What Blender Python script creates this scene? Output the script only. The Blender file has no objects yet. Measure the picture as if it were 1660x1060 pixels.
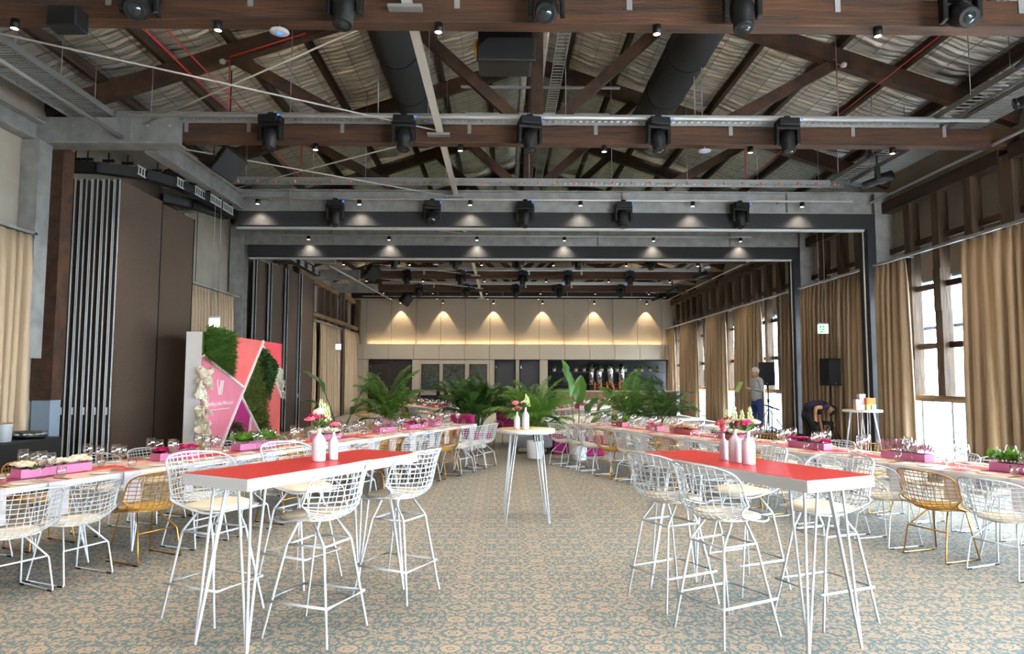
import bpy, math, random
from mathutils import Vector, Matrix
random.seed(7)
S = bpy.context.scene
C = S.collection
PI = math.pi

# ---------------------------------------------------------------- camera
def make_camera():
    cam = bpy.data.cameras.new('camera'); o = bpy.data.objects.new('camera', cam); C.objects.link(o)
    cam.sensor_width = 36.0; cam.lens = 24.0; cam.clip_start = 0.05; cam.clip_end = 400
    yaw = 0.0136; tilt = math.atan(84/1106.7); roll = 0.002
    f = Vector((math.sin(yaw)*math.cos(tilt), math.cos(yaw)*math.cos(tilt), math.sin(tilt)))
    r = f.cross(Vector((0,0,1))).normalized(); u = r.cross(f)
    r2 = r*math.cos(roll)+u*math.sin(roll); u2 = u*math.cos(roll)-r*math.sin(roll)
    m = Matrix((r2, u2, -f)).transposed().to_4x4(); m.translation = Vector((0,.21,1.6))
    o.matrix_world = m
    S.camera = o
make_camera()
# ---------------------------------------------------------------- world (bright overcast sky) and exposure
w = bpy.data.worlds.new('overcast_sky'); S.world = w; w.use_nodes = True
bg = w.node_tree.nodes['Background']; bg.inputs[0].default_value = (0.91,0.955,1.0,1); bg.inputs[1].default_value = 36.0
S.view_settings.view_transform = 'Standard'; S.view_settings.look = 'None'
S.view_settings.exposure = 0.74; S.view_settings.gamma = 1.0; S.view_settings.use_curve_mapping = False
DOWNLIGHT_W = 105.0
WASH_W = 110.0
try:
    cy = S.cycles
    cy.max_bounces = 6; cy.diffuse_bounces = 4; cy.glossy_bounces = 2; cy.transmission_bounces = 3; cy.transparent_max_bounces = 12
    cy.use_adaptive_sampling = True; cy.adaptive_threshold = .025
    cy.caustics_reflective = False; cy.caustics_refractive = False
    cy.sample_clamp_indirect = 6.0; cy.use_denoising = True; cy.use_light_tree = True
except Exception: pass

# ---------------------------------------------------------------- materials
def lin(h):
    h = h.lstrip('#'); o = []
    for i in (0,2,4):
        c = int(h[i:i+2],16)/255; o.append(c/12.92 if c <= .04045 else ((c+.055)/1.055)**2.4)
    return (o[0],o[1],o[2],1)
MATS = {}
def P(name, col, rough=.5, metal=0.0, var=None, bump=None, stretch=None, emit=None, spec=None, trans=None):
    m = bpy.data.materials.new(name); m.use_nodes = True; nt = m.node_tree; b = nt.nodes['Principled BSDF']
    c = lin(col); b.inputs['Base Color'].default_value = c; b.inputs['Roughness'].default_value = rough; b.inputs['Metallic'].default_value = metal
    if spec is not None: b.inputs['Specular IOR Level'].default_value = spec
    tc = None
    def coord():
        nonlocal tc
        if tc is None:
            t = nt.nodes.new('ShaderNodeTexCoord'); mp = nt.nodes.new('ShaderNodeMapping')
            nt.links.new(t.outputs['Object'], mp.inputs[0])
            if stretch: mp.inputs['Scale'].default_value = stretch
            tc = mp.outputs[0]
        return tc
    if var:
        n = nt.nodes.new('ShaderNodeTexNoise'); n.inputs['Scale'].default_value = var[0]; n.inputs['Detail'].default_value = 5
        nt.links.new(coord(), n.inputs['Vector'])
        r = nt.nodes.new('ShaderNodeValToRGB'); r.color_ramp.elements[0].position = .3; r.color_ramp.elements[1].position = .7
        c2 = lin(var[1]); r.color_ramp.elements[0].color = c; r.color_ramp.elements[1].color = c2
        nt.links.new(n.outputs['Fac'], r.inputs[0]); nt.links.new(r.outputs[0], b.inputs['Base Color'])
    if bump:
        n = nt.nodes.new('ShaderNodeTexNoise'); n.inputs['Scale'].default_value = bump[0]; n.inputs['Detail'].default_value = 4
        nt.links.new(coord(), n.inputs['Vector'])
        bp = nt.nodes.new('ShaderNodeBump'); bp.inputs['Strength'].default_value = bump[1]; bp.inputs['Distance'].default_value = .02
        nt.links.new(n.outputs['Fac'], bp.inputs['Height']); nt.links.new(bp.outputs[0], b.inputs['Normal'])
    if emit:
        b.inputs['Emission Color'].default_value = lin(emit[0]); b.inputs['Emission Strength'].default_value = emit[1]
    if trans:
        tr = nt.nodes.new('ShaderNodeBsdfTranslucent'); tr.inputs[0].default_value = lin(trans[0])
        mx = nt.nodes.new('ShaderNodeMixShader'); mx.inputs[0].default_value = trans[1]
        nt.links.new(b.outputs[0], mx.inputs[1]); nt.links.new(tr.outputs[0], mx.inputs[2])
        nt.links.new(mx.outputs[0], nt.nodes['Material Output'].inputs[0])
    MATS[name] = m; return m
def glass(name, tint, lo, hi, rough=.02):
    m = bpy.data.materials.new(name); m.use_nodes = True; nt = m.node_tree; nt.nodes.remove(nt.nodes['Principled BSDF'])
    t = nt.nodes.new('ShaderNodeBsdfTransparent'); t.inputs[0].default_value = lin(tint)
    g = nt.nodes.new('ShaderNodeBsdfGlossy'); g.inputs['Roughness'].default_value = rough
    lw = nt.nodes.new('ShaderNodeLayerWeight'); lw.inputs[0].default_value = .35
    mr = nt.nodes.new('ShaderNodeMapRange'); mr.inputs[3].default_value = lo; mr.inputs[4].default_value = hi
    mx = nt.nodes.new('ShaderNodeMixShader')
    nt.links.new(lw.outputs['Facing'], mr.inputs[0]); nt.links.new(mr.outputs[0], mx.inputs[0])
    nt.links.new(t.outputs[0], mx.inputs[1]); nt.links.new(g.outputs[0], mx.inputs[2])
    nt.links.new(mx.outputs[0], nt.nodes['Material Output'].inputs[0]); MATS[name] = m; return m

P('timber','#21130a',.75,0,(6,'#482a14'),(30,.35),(1,1,1))
P('timber_x','#22140a',.75,0,(5,'#523017'),(18,.35),(.25,3,3))
P('timber_y','#1f130b',.75,0,(5,'#3e2715'),(18,.35),(3,.25,3))
P('timber_z','#2c2018',.8,0,(5,'#57432f'),(18,.4),(3,3,.3))
P('timber_log','#5c4630',.85,0,(5,'#8c7355'),(18,.4),(3,.3,3))
P('wall_grey','#a79f92',.9,0,(2,'#989084'),(60,.1))
P('felt_beige','#aaa296',.95,0,(40,'#9d9588'),(120,.25))
P('felt_brown','#4a3a2d',.95,0,(60,'#3a2d23'),(160,.3))
P('galv','#a5a5a3',.45,.35,(4,'#878887'),(50,.06))
P('zinc','#b9bcbd',.35,.7)
P('pipe_white','#d8d8d4',.35,.2)
P('alu','#dfe3e6',.35,.25)
P('black_sat','#0a0a0b',.55,0,(8,'#0f0f10'),spec=.3)
P('black_gloss','#0e0e10',.3)
P('charcoal','#15161a',.75,0,(20,'#1b1c20'))
P('duct_black','#131416',.85,0,(10,'#1a1b1d'))
P('steel_window','#8491a0',.5,.1)
P('curtain','#a48d72',.95,0,None,(150,.15))
P('curtain_left','#b39d82',.95,0,None,(150,.15))
P('white','#bfc4c9',.4)
P('white_lam','#cdd0d5',.35)
P('gold','#b4843c',.28,.9)
P('cream_pad','#e8dcc8',.9,0,(80,'#dfd2bc'),(200,.2))
P('gold_pad','#c9a25e',.85,0,(80,'#bd9552'),(200,.2))
P('red_top','#d8443f',.28,0,(90,'#c73a38'),(220,.08))
P('cream_top','#eadbc8',.3,0,(10,'#e3d2bd'))
P('oak_top','#d9bf98',.35,0,(8,'#cbb087'),None,(1,12,1))
P('pink_box','#bd6a94',.6)
P('pink_box2','#b96472',.6)
P('coral','#e4514a',.55)
P('red','#e2343f',.55)
P('magenta','#b01568',.6)
P('pink_pale','#e7a1a9',.6)
P('dusty_pink','#d1728a',.6,0,(3,'#cf6a7f'))
P('menu_cream','#f0dccc',.7)
P('napkin','#c3bfc6',.95,0,(60,'#b9b5bd'),(200,.2))
P('plate','#f0f0ee',.4)
P('rose_cream','#fbf7e8',.8,0,(30,'#f3ecd2'),trans=('#fffbee',.3))
P('fern','#3c6026',.6,0,(12,'#567a30'),trans=('#6a9038',.2))
P('bloom_magenta','#a8105c',.8,0,(40,'#c81d6d'),trans=('#d02078',.2))
P('bloom_pink','#e8577a',.7,0,(30,'#f08a97'),trans=('#f2889c',.25))
P('bloom_peach','#f0b79a',.8,0,(30,'#eac3a0'),trans=('#f5c5a8',.25))
P('bloom_heather','#b05a8c',.8,0,(60,'#8c7a6a'))
P('bloom_lime','#cfe08a',.7,0,(30,'#e9f0c4'),trans=('#dcea9c',.3))
P('leaf','#3a6420',.45,0,(5,'#558428'),trans=('#7fa838',.22))
P('leaf_dark','#294a1e',.4,0,(6,'#3b6128'),trans=('#54802f',.18))
P('leaf_big','#34591f',.4,0,(3,'#487028'),trans=('#6f9a38',.2))
P('leaf_deep','#24401f',.35,0,(3,'#35552a'),trans=('#54803c',.15))
P('moss','#6f7d30',.9,0,(25,'#55662a'))
P('ivy','#2c5228',.45,0,(25,'#467038'))
P('stem','#6d8a3a',.6)
P('soil','#3b2b20',.95)
P('pot_white','#ececea',.4)
P('vase','#d6d1dc',.25,0,(200,'#c8c2d0'))
P('media_side','#c9c7c8',.8)
P('media_coral','#e8615f',.7,0,(2,'#e4706a'))
P('media_red','#e8404c',.7,0,(2,'#e64d55'))
P('media_pink','#d77c92',.7,0,(2,'#d37286'))
P('media_magenta','#a8186a',.7)
P('media_rose','#d9788a',.7)
P('trim_white','#e6e2e0',.5)
P('skin','#c98f72',.6)
P('skin_tan','#b07a5c',.6)
P('hair_grey','#d6d3cf',.8,0,(30,'#bdb9b4'))
P('hair_dark','#1b1412',.7)
P('blazer','#b6bcbc',.9,0,(40,'#a6adad'))
P('jeans','#2b3f7a',.9,0,(30,'#354a86'))
P('navy','#1f1d33',.9)
P('black_cloth','#141414',.95)
P('door_dark','#241d1c',.5)
P('door_blue','#2a2c33',.6)
P('bar_timber','#4a2f20',.6,0,(6,'#5c3c28'))
P('bar_top','#8fa193',.3)
P('bar_front','#8a6240',.5,0,(8,'#765236'))
P('ottoman','#86858a',.95,0,(60,'#77767b'),(150,.2))
P('wood_leg','#6b4327',.5)
P('velvet','#8e1458',.9,0,(20,'#a31a66'))
P('orange','#f07a2c',.5)
P('mint','#8cc3b0',.5); P('lime_pale','#c3cf8a',.5); P('blush','#f0c3c3',.5)
P('red_pipe','#b3231f',.4)
P('foil_wire','#4a4640',.6,.4)
P('sign_green','#1f9a55',.4,emit=('#25b060',.8))
P('sign_white','#f4f6f4',.4,emit=('#ffffff',.7))
P('lamp_lens','#fff2dc',.3,emit=('#ffdcb0',14))
P('blue_led','#2050ff',.3,emit=('#3060ff',2))
P('amber','#c8702a',.15,0,emit=('#ff8a30',.06))  # emission put into the bottles as an amber glow, they are no lamps
P('bottle_dark','#1d2a1e',.12)
P('terracotta_white','#d8d4cb',.7)
P('terrace','#e2e1dc',.9,0,(3,'#d6d5d0'))  # tone raised so the ground bounces more daylight up to the ceiling
P('outer_grey','#c4c8cc',.9)
P('speaker_grille','#17181a',.8)
P('tablet_green','#b9e08a',.4)
P('stage_black','#17171a',.8)
P('chrome','#cfd3d6',.18,.85)
P('orange_tag','#f08a5a',.6)
P('lens','#20282c',.05)
glass('glassware','#ffffff',.06,.75)
glass('pane','#f4fbff',.02,.35)
glass('truss_glass','#eef4f2',.05,.5,.05)

def carpet():
    m = bpy.data.materials.new('carpet'); m.use_nodes = True; nt = m.node_tree; b = nt.nodes['Principled BSDF']; N = nt.nodes.new; L = nt.links.new
    b.inputs['Roughness'].default_value = .97; b.inputs['Specular IOR Level'].default_value = .15
    tc = N('ShaderNodeTexCoord'); sp = N('ShaderNodeSeparateXYZ'); L(tc.outputs['Object'], sp.inputs[0])
    def M(op, a, c=None, d=None):
        n = N('ShaderNodeMath'); n.operation = op
        for i, v in enumerate((a, c, d)):
            if v is None: continue
            if isinstance(v, (int, float)): n.inputs[i].default_value = v
            else: L(v, n.inputs[i])
        return n.outputs[0]
    # a slight wobble, so that the woven motifs are not ruled lines
    wn = N('ShaderNodeTexNoise'); wn.inputs['Scale'].default_value = 22; wn.inputs['Detail'].default_value = 2; L(tc.outputs['Object'], wn.inputs['Vector'])
    ws = N('ShaderNodeSeparateColor'); L(wn.outputs['Color'], ws.inputs[0])
    x = M('ADD', sp.outputs[0], M('MULTIPLY', M('SUBTRACT', ws.outputs[0], .5), .035))
    y = M('ADD', sp.outputs[1], M('MULTIPLY', M('SUBTRACT', ws.outputs[1], .5), .035))
    u = M('PINGPONG', x, .305); v = M('PINGPONG', y, .245)
    cb = N('ShaderNodeCombineXYZ'); L(u, cb.inputs[0]); L(v, cb.inputs[1])
    nz = N('ShaderNodeTexNoise'); nz.inputs['Scale'].default_value = 34; nz.inputs['Detail'].default_value = 2.5; nz.inputs['Distortion'].default_value = 1.2
    L(cb.outputs[0], nz.inputs['Vector'])
    tan = M('GREATER_THAN', nz.outputs['Fac'], .53)
    def disc(cu, cv, ru, rv):
        du = M('DIVIDE', M('SUBTRACT', u, cu), ru); dv = M('DIVIDE', M('SUBTRACT', v, cv), rv)
        return M('SQRT', M('ADD', M('MULTIPLY', du, du), M('MULTIPLY', dv, dv))), du, dv
    keep = tan
    for cu, cv, ru, rv, pet in ((0,0,.075,.06,11),(.305,0,.062,.055,0),(.305,.245,.07,.06,9),(.105,.175,.05,.03,0),(.2,.09,.03,.03,5)):
        r, du, dv = disc(cu, cv, ru, rv)
        if pet:
            ang = M('ARCTAN2', dv, du); lim = M('ADD', .84, M('MULTIPLY', M('COSINE', M('MULTIPLY', ang, pet)), .16))
        else: lim = 1.0
        inside = M('LESS_THAN', r, lim)
        moat = M('LESS_THAN', r, 1.22)
        ring = M('MULTIPLY', M('GREATER_THAN', r, .3), M('LESS_THAN', r, .45))
        body = M('MULTIPLY', inside, M('SUBTRACT', 1.0, ring))
        keep = M('MAXIMUM', M('MULTIPLY', keep, M('SUBTRACT', 1.0, moat)), body)
    vine = M('LESS_THAN', M('ABSOLUTE', M('SUBTRACT', v, M('ADD', .12, M('MULTIPLY', M('SINE', M('MULTIPLY', u, 10.3)), .10)))), .006)
    keep = M('MAXIMUM', keep, vine)
    # worn patches, as in a faded print
    wr = N('ShaderNodeTexNoise'); wr.inputs['Scale'].default_value = 45; wr.inputs['Detail'].default_value = 4; L(tc.outputs['Object'], wr.inputs['Vector'])
    fac = M('ADD', M('MULTIPLY', keep, .7), M('MULTIPLY', M('SUBTRACT', wr.outputs['Fac'], .3), .6)); 
    r = N('ShaderNodeValToRGB'); r.color_ramp.elements[0].color = lin('#65777a'); r.color_ramp.elements[1].color = lin('#ae9985')
    r.color_ramp.elements[0].position = .1; r.color_ramp.elements[1].position = .85
    L(fac, r.inputs[0]); L(r.outputs[0], b.inputs['Base Color'])
    bp = N('ShaderNodeBump'); bp.inputs['Strength'].default_value = .2; bp.inputs['Distance'].default_value = .01; L(wr.outputs['Fac'], bp.inputs['Height']); L(bp.outputs[0], b.inputs['Normal'])
    MATS['carpet'] = m
carpet()
def foil():
    m = bpy.data.materials.new('foil'); m.use_nodes = True; nt = m.node_tree; b = nt.nodes['Principled BSDF']; N = nt.nodes.new; L = nt.links.new
    b.inputs['Metallic'].default_value = .6; b.inputs['Roughness'].default_value = .27
    tc = N('ShaderNodeTexCoord'); n = N('ShaderNodeTexNoise'); n.inputs['Scale'].default_value = 3; n.inputs['Detail'].default_value = 6
    mp = N('ShaderNodeMapping'); mp.inputs['Scale'].default_value = (1,5,1); L(tc.outputs['Object'], mp.inputs[0]); L(mp.outputs[0], n.inputs['Vector'])
    r = N('ShaderNodeValToRGB'); r.color_ramp.elements[0].color = lin('#cbc7bd'); r.color_ramp.elements[1].color = lin('#f2efe8')
    r.color_ramp.elements[0].position = .3; r.color_ramp.elements[1].position = .7
    L(n.outputs['Fac'], r.inputs[0]); L(r.outputs[0], b.inputs['Base Color'])
    bp = N('ShaderNodeBump'); bp.inputs['Strength'].default_value = .45; bp.inputs['Distance'].default_value = .03; L(n.outputs['Fac'], bp.inputs['Height']); L(bp.outputs[0], b.inputs['Normal'])
    MATS['foil'] = m
foil()

# ---------------------------------------------------------------- mesh building
class MB:
    def __init__(s): s.v = []; s.f = []; s.sm = []
    def box(s, x0,x1,y0,y1,z0,z1):
        i = len(s.v); s.v += [(x0,y0,z0),(x1,y0,z0),(x1,y1,z0),(x0,y1,z0),(x0,y0,z1),(x1,y0,z1),(x1,y1,z1),(x0,y1,z1)]
        for q in ((3,2,1,0),(4,5,6,7),(0,1,5,4),(1,2,6,5),(2,3,7,6),(3,0,4,7)): s.f.append([i+k for k in q]); s.sm.append(False)
        return s
    def beam(s, p0, p1, w, h, up=(0,0,1)):
        p0 = Vector(p0); p1 = Vector(p1); d = (p1-p0).normalized(); up = Vector(up)
        r = d.cross(up)
        if r.length < 1e-4: r = d.cross(Vector((1,0,0)))
        r.normalize(); u = r.cross(d); i = len(s.v)
        for p in (p0,p1):
            for a, b in ((-1,-1),(1,-1),(1,1),(-1,1)): s.v.append(tuple(p+r*a*w/2+u*b*h/2))
        for q in ((0,1,2,3),(7,6,5,4),(0,4,5,1),(1,5,6,2),(2,6,7,3),(3,7,4,0)): s.f.append([i+k for k in q]); s.sm.append(False)
        return s
    def tube(s, pts, r, n=6, closed=False, caps=True):
        pts = [Vector(p) for p in pts]; m = len(pts); i0 = len(s.v); rs = r if isinstance(r,(list,tuple)) else [r]*m
        nrm = None
        for k in range(m):
            if closed: d = pts[(k+1)%m]-pts[k-1]
            else: d = pts[min(k+1,m-1)]-pts[max(k-1,0)]
            if d.length < 1e-9: d = Vector((0,0,1))
            d.normalize()
            if nrm is None:
                nrm = d.cross(Vector((0,0,1)))
                if nrm.length < .1: nrm = d.cross(Vector((1,0,0)))
            nrm = nrm - d*nrm.dot(d)
            if nrm.length < 1e-6: nrm = d.orthogonal()
            nrm.normalize(); bi = d.cross(nrm)
            for j in range(n):
                a = 2*PI*j/n; s.v.append(tuple(pts[k]+nrm*math.cos(a)*rs[k]+bi*math.sin(a)*rs[k]))
        for k in range(m if closed else m-1):
            k2 = (k+1)%m
            for j in range(n):
                j2 = (j+1)%n; s.f.append([i0+k*n+j, i0+k*n+j2, i0+k2*n+j2, i0+k2*n+j]); s.sm.append(True)
        if caps and not closed:
            s.f.append([i0+j for j in range(n)][::-1]); s.sm.append(False)
            s.f.append([i0+(m-1)*n+j for j in range(n)]); s.sm.append(False)
        return s
    def lathe(s, prof, n=16, c=(0,0,0), sm=True, axis=None):
        i0 = len(s.v); M3 = Vector((0,0,1)).rotation_difference(Vector(axis)).to_matrix() if axis else None
        for r, z in prof:
            for j in range(n):
                a = 2*PI*j/n; p = Vector((r*math.cos(a), r*math.sin(a), z))
                if M3: p = M3 @ p
                s.v.append((p.x+c[0], p.y+c[1], p.z+c[2]))
        for k in range(len(prof)-1):
            for j in range(n):
                j2 = (j+1)%n; s.f.append([i0+k*n+j, i0+k*n+j2, i0+(k+1)*n+j2, i0+(k+1)*n+j]); s.sm.append(sm)
        if prof[0][0] > 1e-5: s.f.append([i0+j for j in range(n)][::-1]); s.sm.append(False)
        e = i0+(len(prof)-1)*n
        if prof[-1][0] > 1e-5: s.f.append([e+j for j in range(n)]); s.sm.append(False)
        return s
    def grid(s, fn, nu, nv, sm=True):
        i0 = len(s.v)
        for a in range(nu+1):
            for b in range(nv+1): s.v.append(tuple(fn(a/nu, b/nv)))
        for a in range(nu):
            for b in range(nv):
                q = i0+a*(nv+1)+b; s.f.append([q, q+1, q+nv+2, q+nv+1]); s.sm.append(sm)
        return s
    def prism(s, poly, o, ax, ay, an, t):     # polygon in the plane (o, ax, ay), thickness t along an
        o = Vector(o); ax = Vector(ax); ay = Vector(ay); an = Vector(an); n = len(poly); i0 = len(s.v)
        for k in (0, t):
            for a, b in poly: s.v.append(tuple(o+ax*a+ay*b+an*k))
        s.f.append(list(range(i0, i0+n))[::-1]); s.sm.append(False)
        s.f.append(list(range(i0+n, i0+2*n))); s.sm.append(False)
        for j in range(n):
            j2 = (j+1)%n; s.f.append([i0+j, i0+j2, i0+n+j2, i0+n+j]); s.sm.append(False)
        return s
    def mesh(s, name, mat):
        me = bpy.data.meshes.new(name); me.from_pydata(s.v, [], s.f)
        me.polygons.foreach_set('use_smooth', s.sm)
        if mat: me.materials.append(MATS[mat])
        me.update(); return me
def link(name, me, parent=None, loc=None, rot=None, scale=None):
    o = bpy.data.objects.new(name, me); C.objects.link(o)
    if parent is not None: o.parent = parent
    if loc is not None: o.location = loc
    if rot is not None: o.rotation_euler = rot
    if scale is not None: o.scale = (scale,)*3 if isinstance(scale,(int,float)) else scale
    return o
def obj(name, mb, mat, parent=None, loc=None, rot=None, bevel=0):
    o = link(name, mb.mesh(name, mat), parent, loc, rot)
    if bevel:
        b = o.modifiers.new('bevel','BEVEL'); b.width = bevel; b.segments = 2; b.limit_method = 'ANGLE'
    return o
def tag(o, label, cat, group=None):
    o['label'] = label; o['category'] = cat
    if group: o['group'] = group
    return o
def thing(name, label, cat, loc=(0,0,0), rotz=0, group=None):
    o = bpy.data.objects.new(name, None); C.objects.link(o); o.location = loc; o.rotation_euler = (0,0,rotz); o.empty_display_size = .1
    return tag(o, label, cat, group)
def struct(o): o['kind'] = 'structure'; return o
def dup(root, loc, rotz, label=None, group=None, scale=None):
    r = root.copy(); C.objects.link(r); r.location = loc; r.rotation_euler = (0,0,rotz)
    if scale: r.scale = (scale,)*3
    if label: r['label'] = label
    if group: r['group'] = group
    for ch in list(root.children):
        c = ch.copy(); C.objects.link(c); c.parent = r
        for g in list(ch.children):
            d = g.copy(); C.objects.link(d); d.parent = c
    return r
B = MB
ORD = ['first','second','third','fourth','fifth','sixth','seventh','eighth','ninth','tenth','eleventh','twelfth','thirteenth','fourteenth','fifteenth','sixteenth','seventeenth','eighteenth','nineteenth','twentieth']
def lamp(name, kind, loc, energy, col, parent=None, size=.05, angle=None, blend=.6, rot=(0,0,0)):
    l = bpy.data.lights.new(name, kind); l.energy = energy; l.color = col
    if kind == 'SPOT': l.spot_size = angle; l.spot_blend = blend; l.shadow_soft_size = size
    else: l.shadow_soft_size = size
    o = bpy.data.objects.new(name, l); C.objects.link(o); o.location = loc; o.rotation_euler = rot
    if parent: o.parent = parent
    return o

# ================================================================ the building
RX, SL = .55, .335                     # ridge position and roof slope
TR = [3.6, 7.35, 11.1, 14.85, 18.6, 22.35, 26.1, 29.85, 33.6]
def roof_z(x, base=8.92): return base - SL*abs(x-RX)
o = struct(obj('floor', B().box(-7.6,8.9,-5,36,-.12,0), 'carpet'))
o = struct(obj('terrace', B().box(8.9,60,-40,60,-.3,-.15), 'terrace')); o['label'] = 'pale concrete terrace outside the windows'
# roof sheet with purlins and foil insulation blankets
roof = B()
for sx, xe in ((1, 9.2), (-1, -8.1)):
    roof.beam((RX, 14.5, roof_z(RX)+.14), (xe, 14.5, roof_z(xe)+.14), 40, .06)
ceil = struct(obj('ceiling', roof, 'galv'))
PUR = [.85+1.05*k for k in range(8)]
def foil_mesh(sgn):
    rnd = random.Random(3)
    ph = [rnd.uniform(0,6) for _ in range(8)]
    ny = 190
    amp = [.7+.6*rnd.random() for _ in range(ny+1)]
    def fn(a, b):
        y = a*3.75; x = b*1.05
        z = -SL*x - .05*math.sin(PI*b)*(.8+.3*math.sin(y*1.7+ph[0]))
        w = y*PI/.17 + .5*math.sin(x*5+ph[1]) + .9*math.sin(y*2.3+ph[2])
        z += -.05*abs(math.sin(w))**.7*amp[int(a*ny)]*(.45+.55*math.sin(PI*min(max(b,.05),.95))) + .008*math.sin(x*17+y*3)
        return (sgn*x, y, z)
    m = B().grid(fn, ny, 7); nf = len(m.f)
    for x in (.2,.55,.9):                                  # the wire netting that carries the blanket
        for k in range(8): m.beam((sgn*x,k*.469,-SL*x-.095),(sgn*x,(k+1)*.469,-SL*x-.095), .006, .006)
    for k in range(1,11): m.beam((0,k*.35,-.095),(sgn*1.05,k*.35,-SL*1.05-.095), .005, .005)
    me = m.mesh('foil_panel', 'foil'); me.materials.append(MATS['foil_wire'])
    for p in me.polygons[nf:]: p.material_index = 1
    return me
FM = {1: foil_mesh(1), -1: foil_mesh(-1)}
for i in range(len(TR)-1):
    for sg in (1,-1):
        for k in range(8):
            off = PUR[k]-1.05
            o = link('foil_panel', FM[sg], ceil, (RX+sg*off, TR[i], roof_z(RX+off)+.07+random.uniform(-.02,.02)))
            if k == 0: o.location = (RX+sg*.01, TR[i], roof_z(RX)+.05); o.scale = (.82,1,.9)
for sg in (1,-1):
    for k, p in enumerate(PUR[:-1]):
        x = RX+sg*p; obj('purlin', B().box(x-.045,x+.045,3.4,33.8,roof_z(x)-.14,roof_z(x)+.02), 'timber_y', ceil)
# side walls, gable over the far wall, and the wall behind the viewer with an added opening, sized for frontal fill light
def gable(y, z0): return B().prism([(-7.65,z0),(9,z0),(9,roof_z(9)+.12),(RX,roof_z(RX)+.12),(-7.65,roof_z(-7.65)+.12)], (0,y,0), (1,0,0), (0,0,1), (0,1,0), .15)
struct(obj('wall_gable', gable(33.6,6.1), 'wall_grey')); struct(obj('wall_rear', gable(-4.8,2.7).box(-7.65,4.0,-4.8,-4.65,0,2.7), 'wall_grey'))
lw = struct(obj('wall_left', B().box(-7.65,-7.4,-4.5,34.4,0,6.4), 'wall_grey'))
for y in (8.9, 10.6, 16.6, 24.4, 28.1, 31.8): obj('wall_joint', B().box(-7.4,-7.392,y-.01,y+.01,3.5,5.6), 'charcoal', lw)
for y in (25.9, 30.0): obj('steel_column', B().box(-7.39,-7.05,y-.12,y+.12,0,5.1), 'galv', lw)
for k in range(9):
    y = 23.4+k*1.02
    if min(abs(y-25.9),abs(y-30)) > .3: obj('timber_stud', B().box(-7.38,-7.14,y-.11,y+.11,3.95,5.25), 'timber_z', lw)
obj('top_plate', B().box(-7.36,-7.1,22.6,33.3,5.2,5.4), 'timber_log', lw)
obj('log_rail', B().tube([(-7.0,23.2,4.0),(-6.98,26,3.97),(-6.95,29,3.98),(-6.95,32.6,3.95)], .1, 8), 'timber_log', lw)
for y in (23.3, 29.9, 33.2): obj('timber_post', B().box(-7.12,-6.9,y-.11,y+.11,0,5.4), 'timber_z', lw)
obj('timber_post', B().box(-7.38,-7.05,11.02,11.3,1.25,5.3), 'timber', lw)
obj('post_shoe', B().box(-7.36,-7.07,11.04,11.28,0,1.25), 'steel_window', lw)
obj('steel_column', B().box(-7.39,-7.12,10.55,10.85,1.9,5.26), 'galv', lw)
# the right wall: panelled above, glazed below, with old timber studs in front
rw = struct(obj('wall_right', B().box(8.8,9.0,-4.5,34.4,3.66,6.4), 'wall_grey'))
YB = [-3.9,-.15]+TR
n = 0
for i in range(len(YB)-1):
    for k in range(4):
        y = YB[i]+k*.9375
        if y < 6 and k: continue
        if abs(y-14.85) < .3 or abs(y-18.6) < .3: continue
        wd = .15 if k == 0 else .105
        jx = random.uniform(-.02,.02); jy = random.uniform(-.02,.02)
        seg = B()
        rnd = random.Random(int(y*10))
        zs = [1.28,2.0,2.9,3.7,4.5,5.3]
        for a in range(len(zs)-1):
            d0 = rnd.uniform(-.012,.012)
            seg.box(8.25+jx+d0,8.25+jx+d0+.2,y-wd+jy,y+wd+jy,zs[a],zs[a+1])
        obj('timber_stud', seg, 'timber_z', rw)
for i in range(2, len(YB)-1):
    y0, y1 = YB[i]+.12, YB[i+1]-.12
    if abs(YB[i]-14.85) < .1: y0 += .3
    obj('top_plate', B().box(8.22,8.47,y0,y1,5.18,5.42), 'timber_y', rw)
    obj('mid_rail', B().box(8.36,8.44,y0,y1,4.28,4.4), 'timber_y', rw)
    obj('sill_beam', B().box(8.24,8.42,y0,y1,1.18,1.3), 'timber_log', rw)
    for z in (2.2, 3.36): obj('nogging', B().box(8.36,8.42,y0,y1,z,z+.11), 'timber_y', rw)
for i in range(len(YB)-1):
    y0, y1 = YB[i], YB[i+1]
    n += 1
    e = bpy.data.objects.new('window_%d' % n, None); C.objects.link(e); struct(e)
    for k in range(4):
        y = y0+.28+k*(y1-y0)/4
        obj('mullion', B().box(8.62,8.86,y-.03,y+.03,0,3.66), 'steel_window', e)
    for z in (.0, 1.2, 2.62, 3.6): obj('transom', B().box(8.72,8.84,y0,y1,z,z+.06), 'steel_window', e)
    for k in range(4):
        ya = y0+.28+k*(y1-y0)/4+.03; yb = y0+.28+(k+1)*(y1-y0)/4-.03
        for za, zb in ((.06,1.2),(1.26,2.62),(2.68,3.6)):
            obj('pane', B().box(8.775,8.785,ya,yb,za,zb), 'pane', e)
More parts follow.
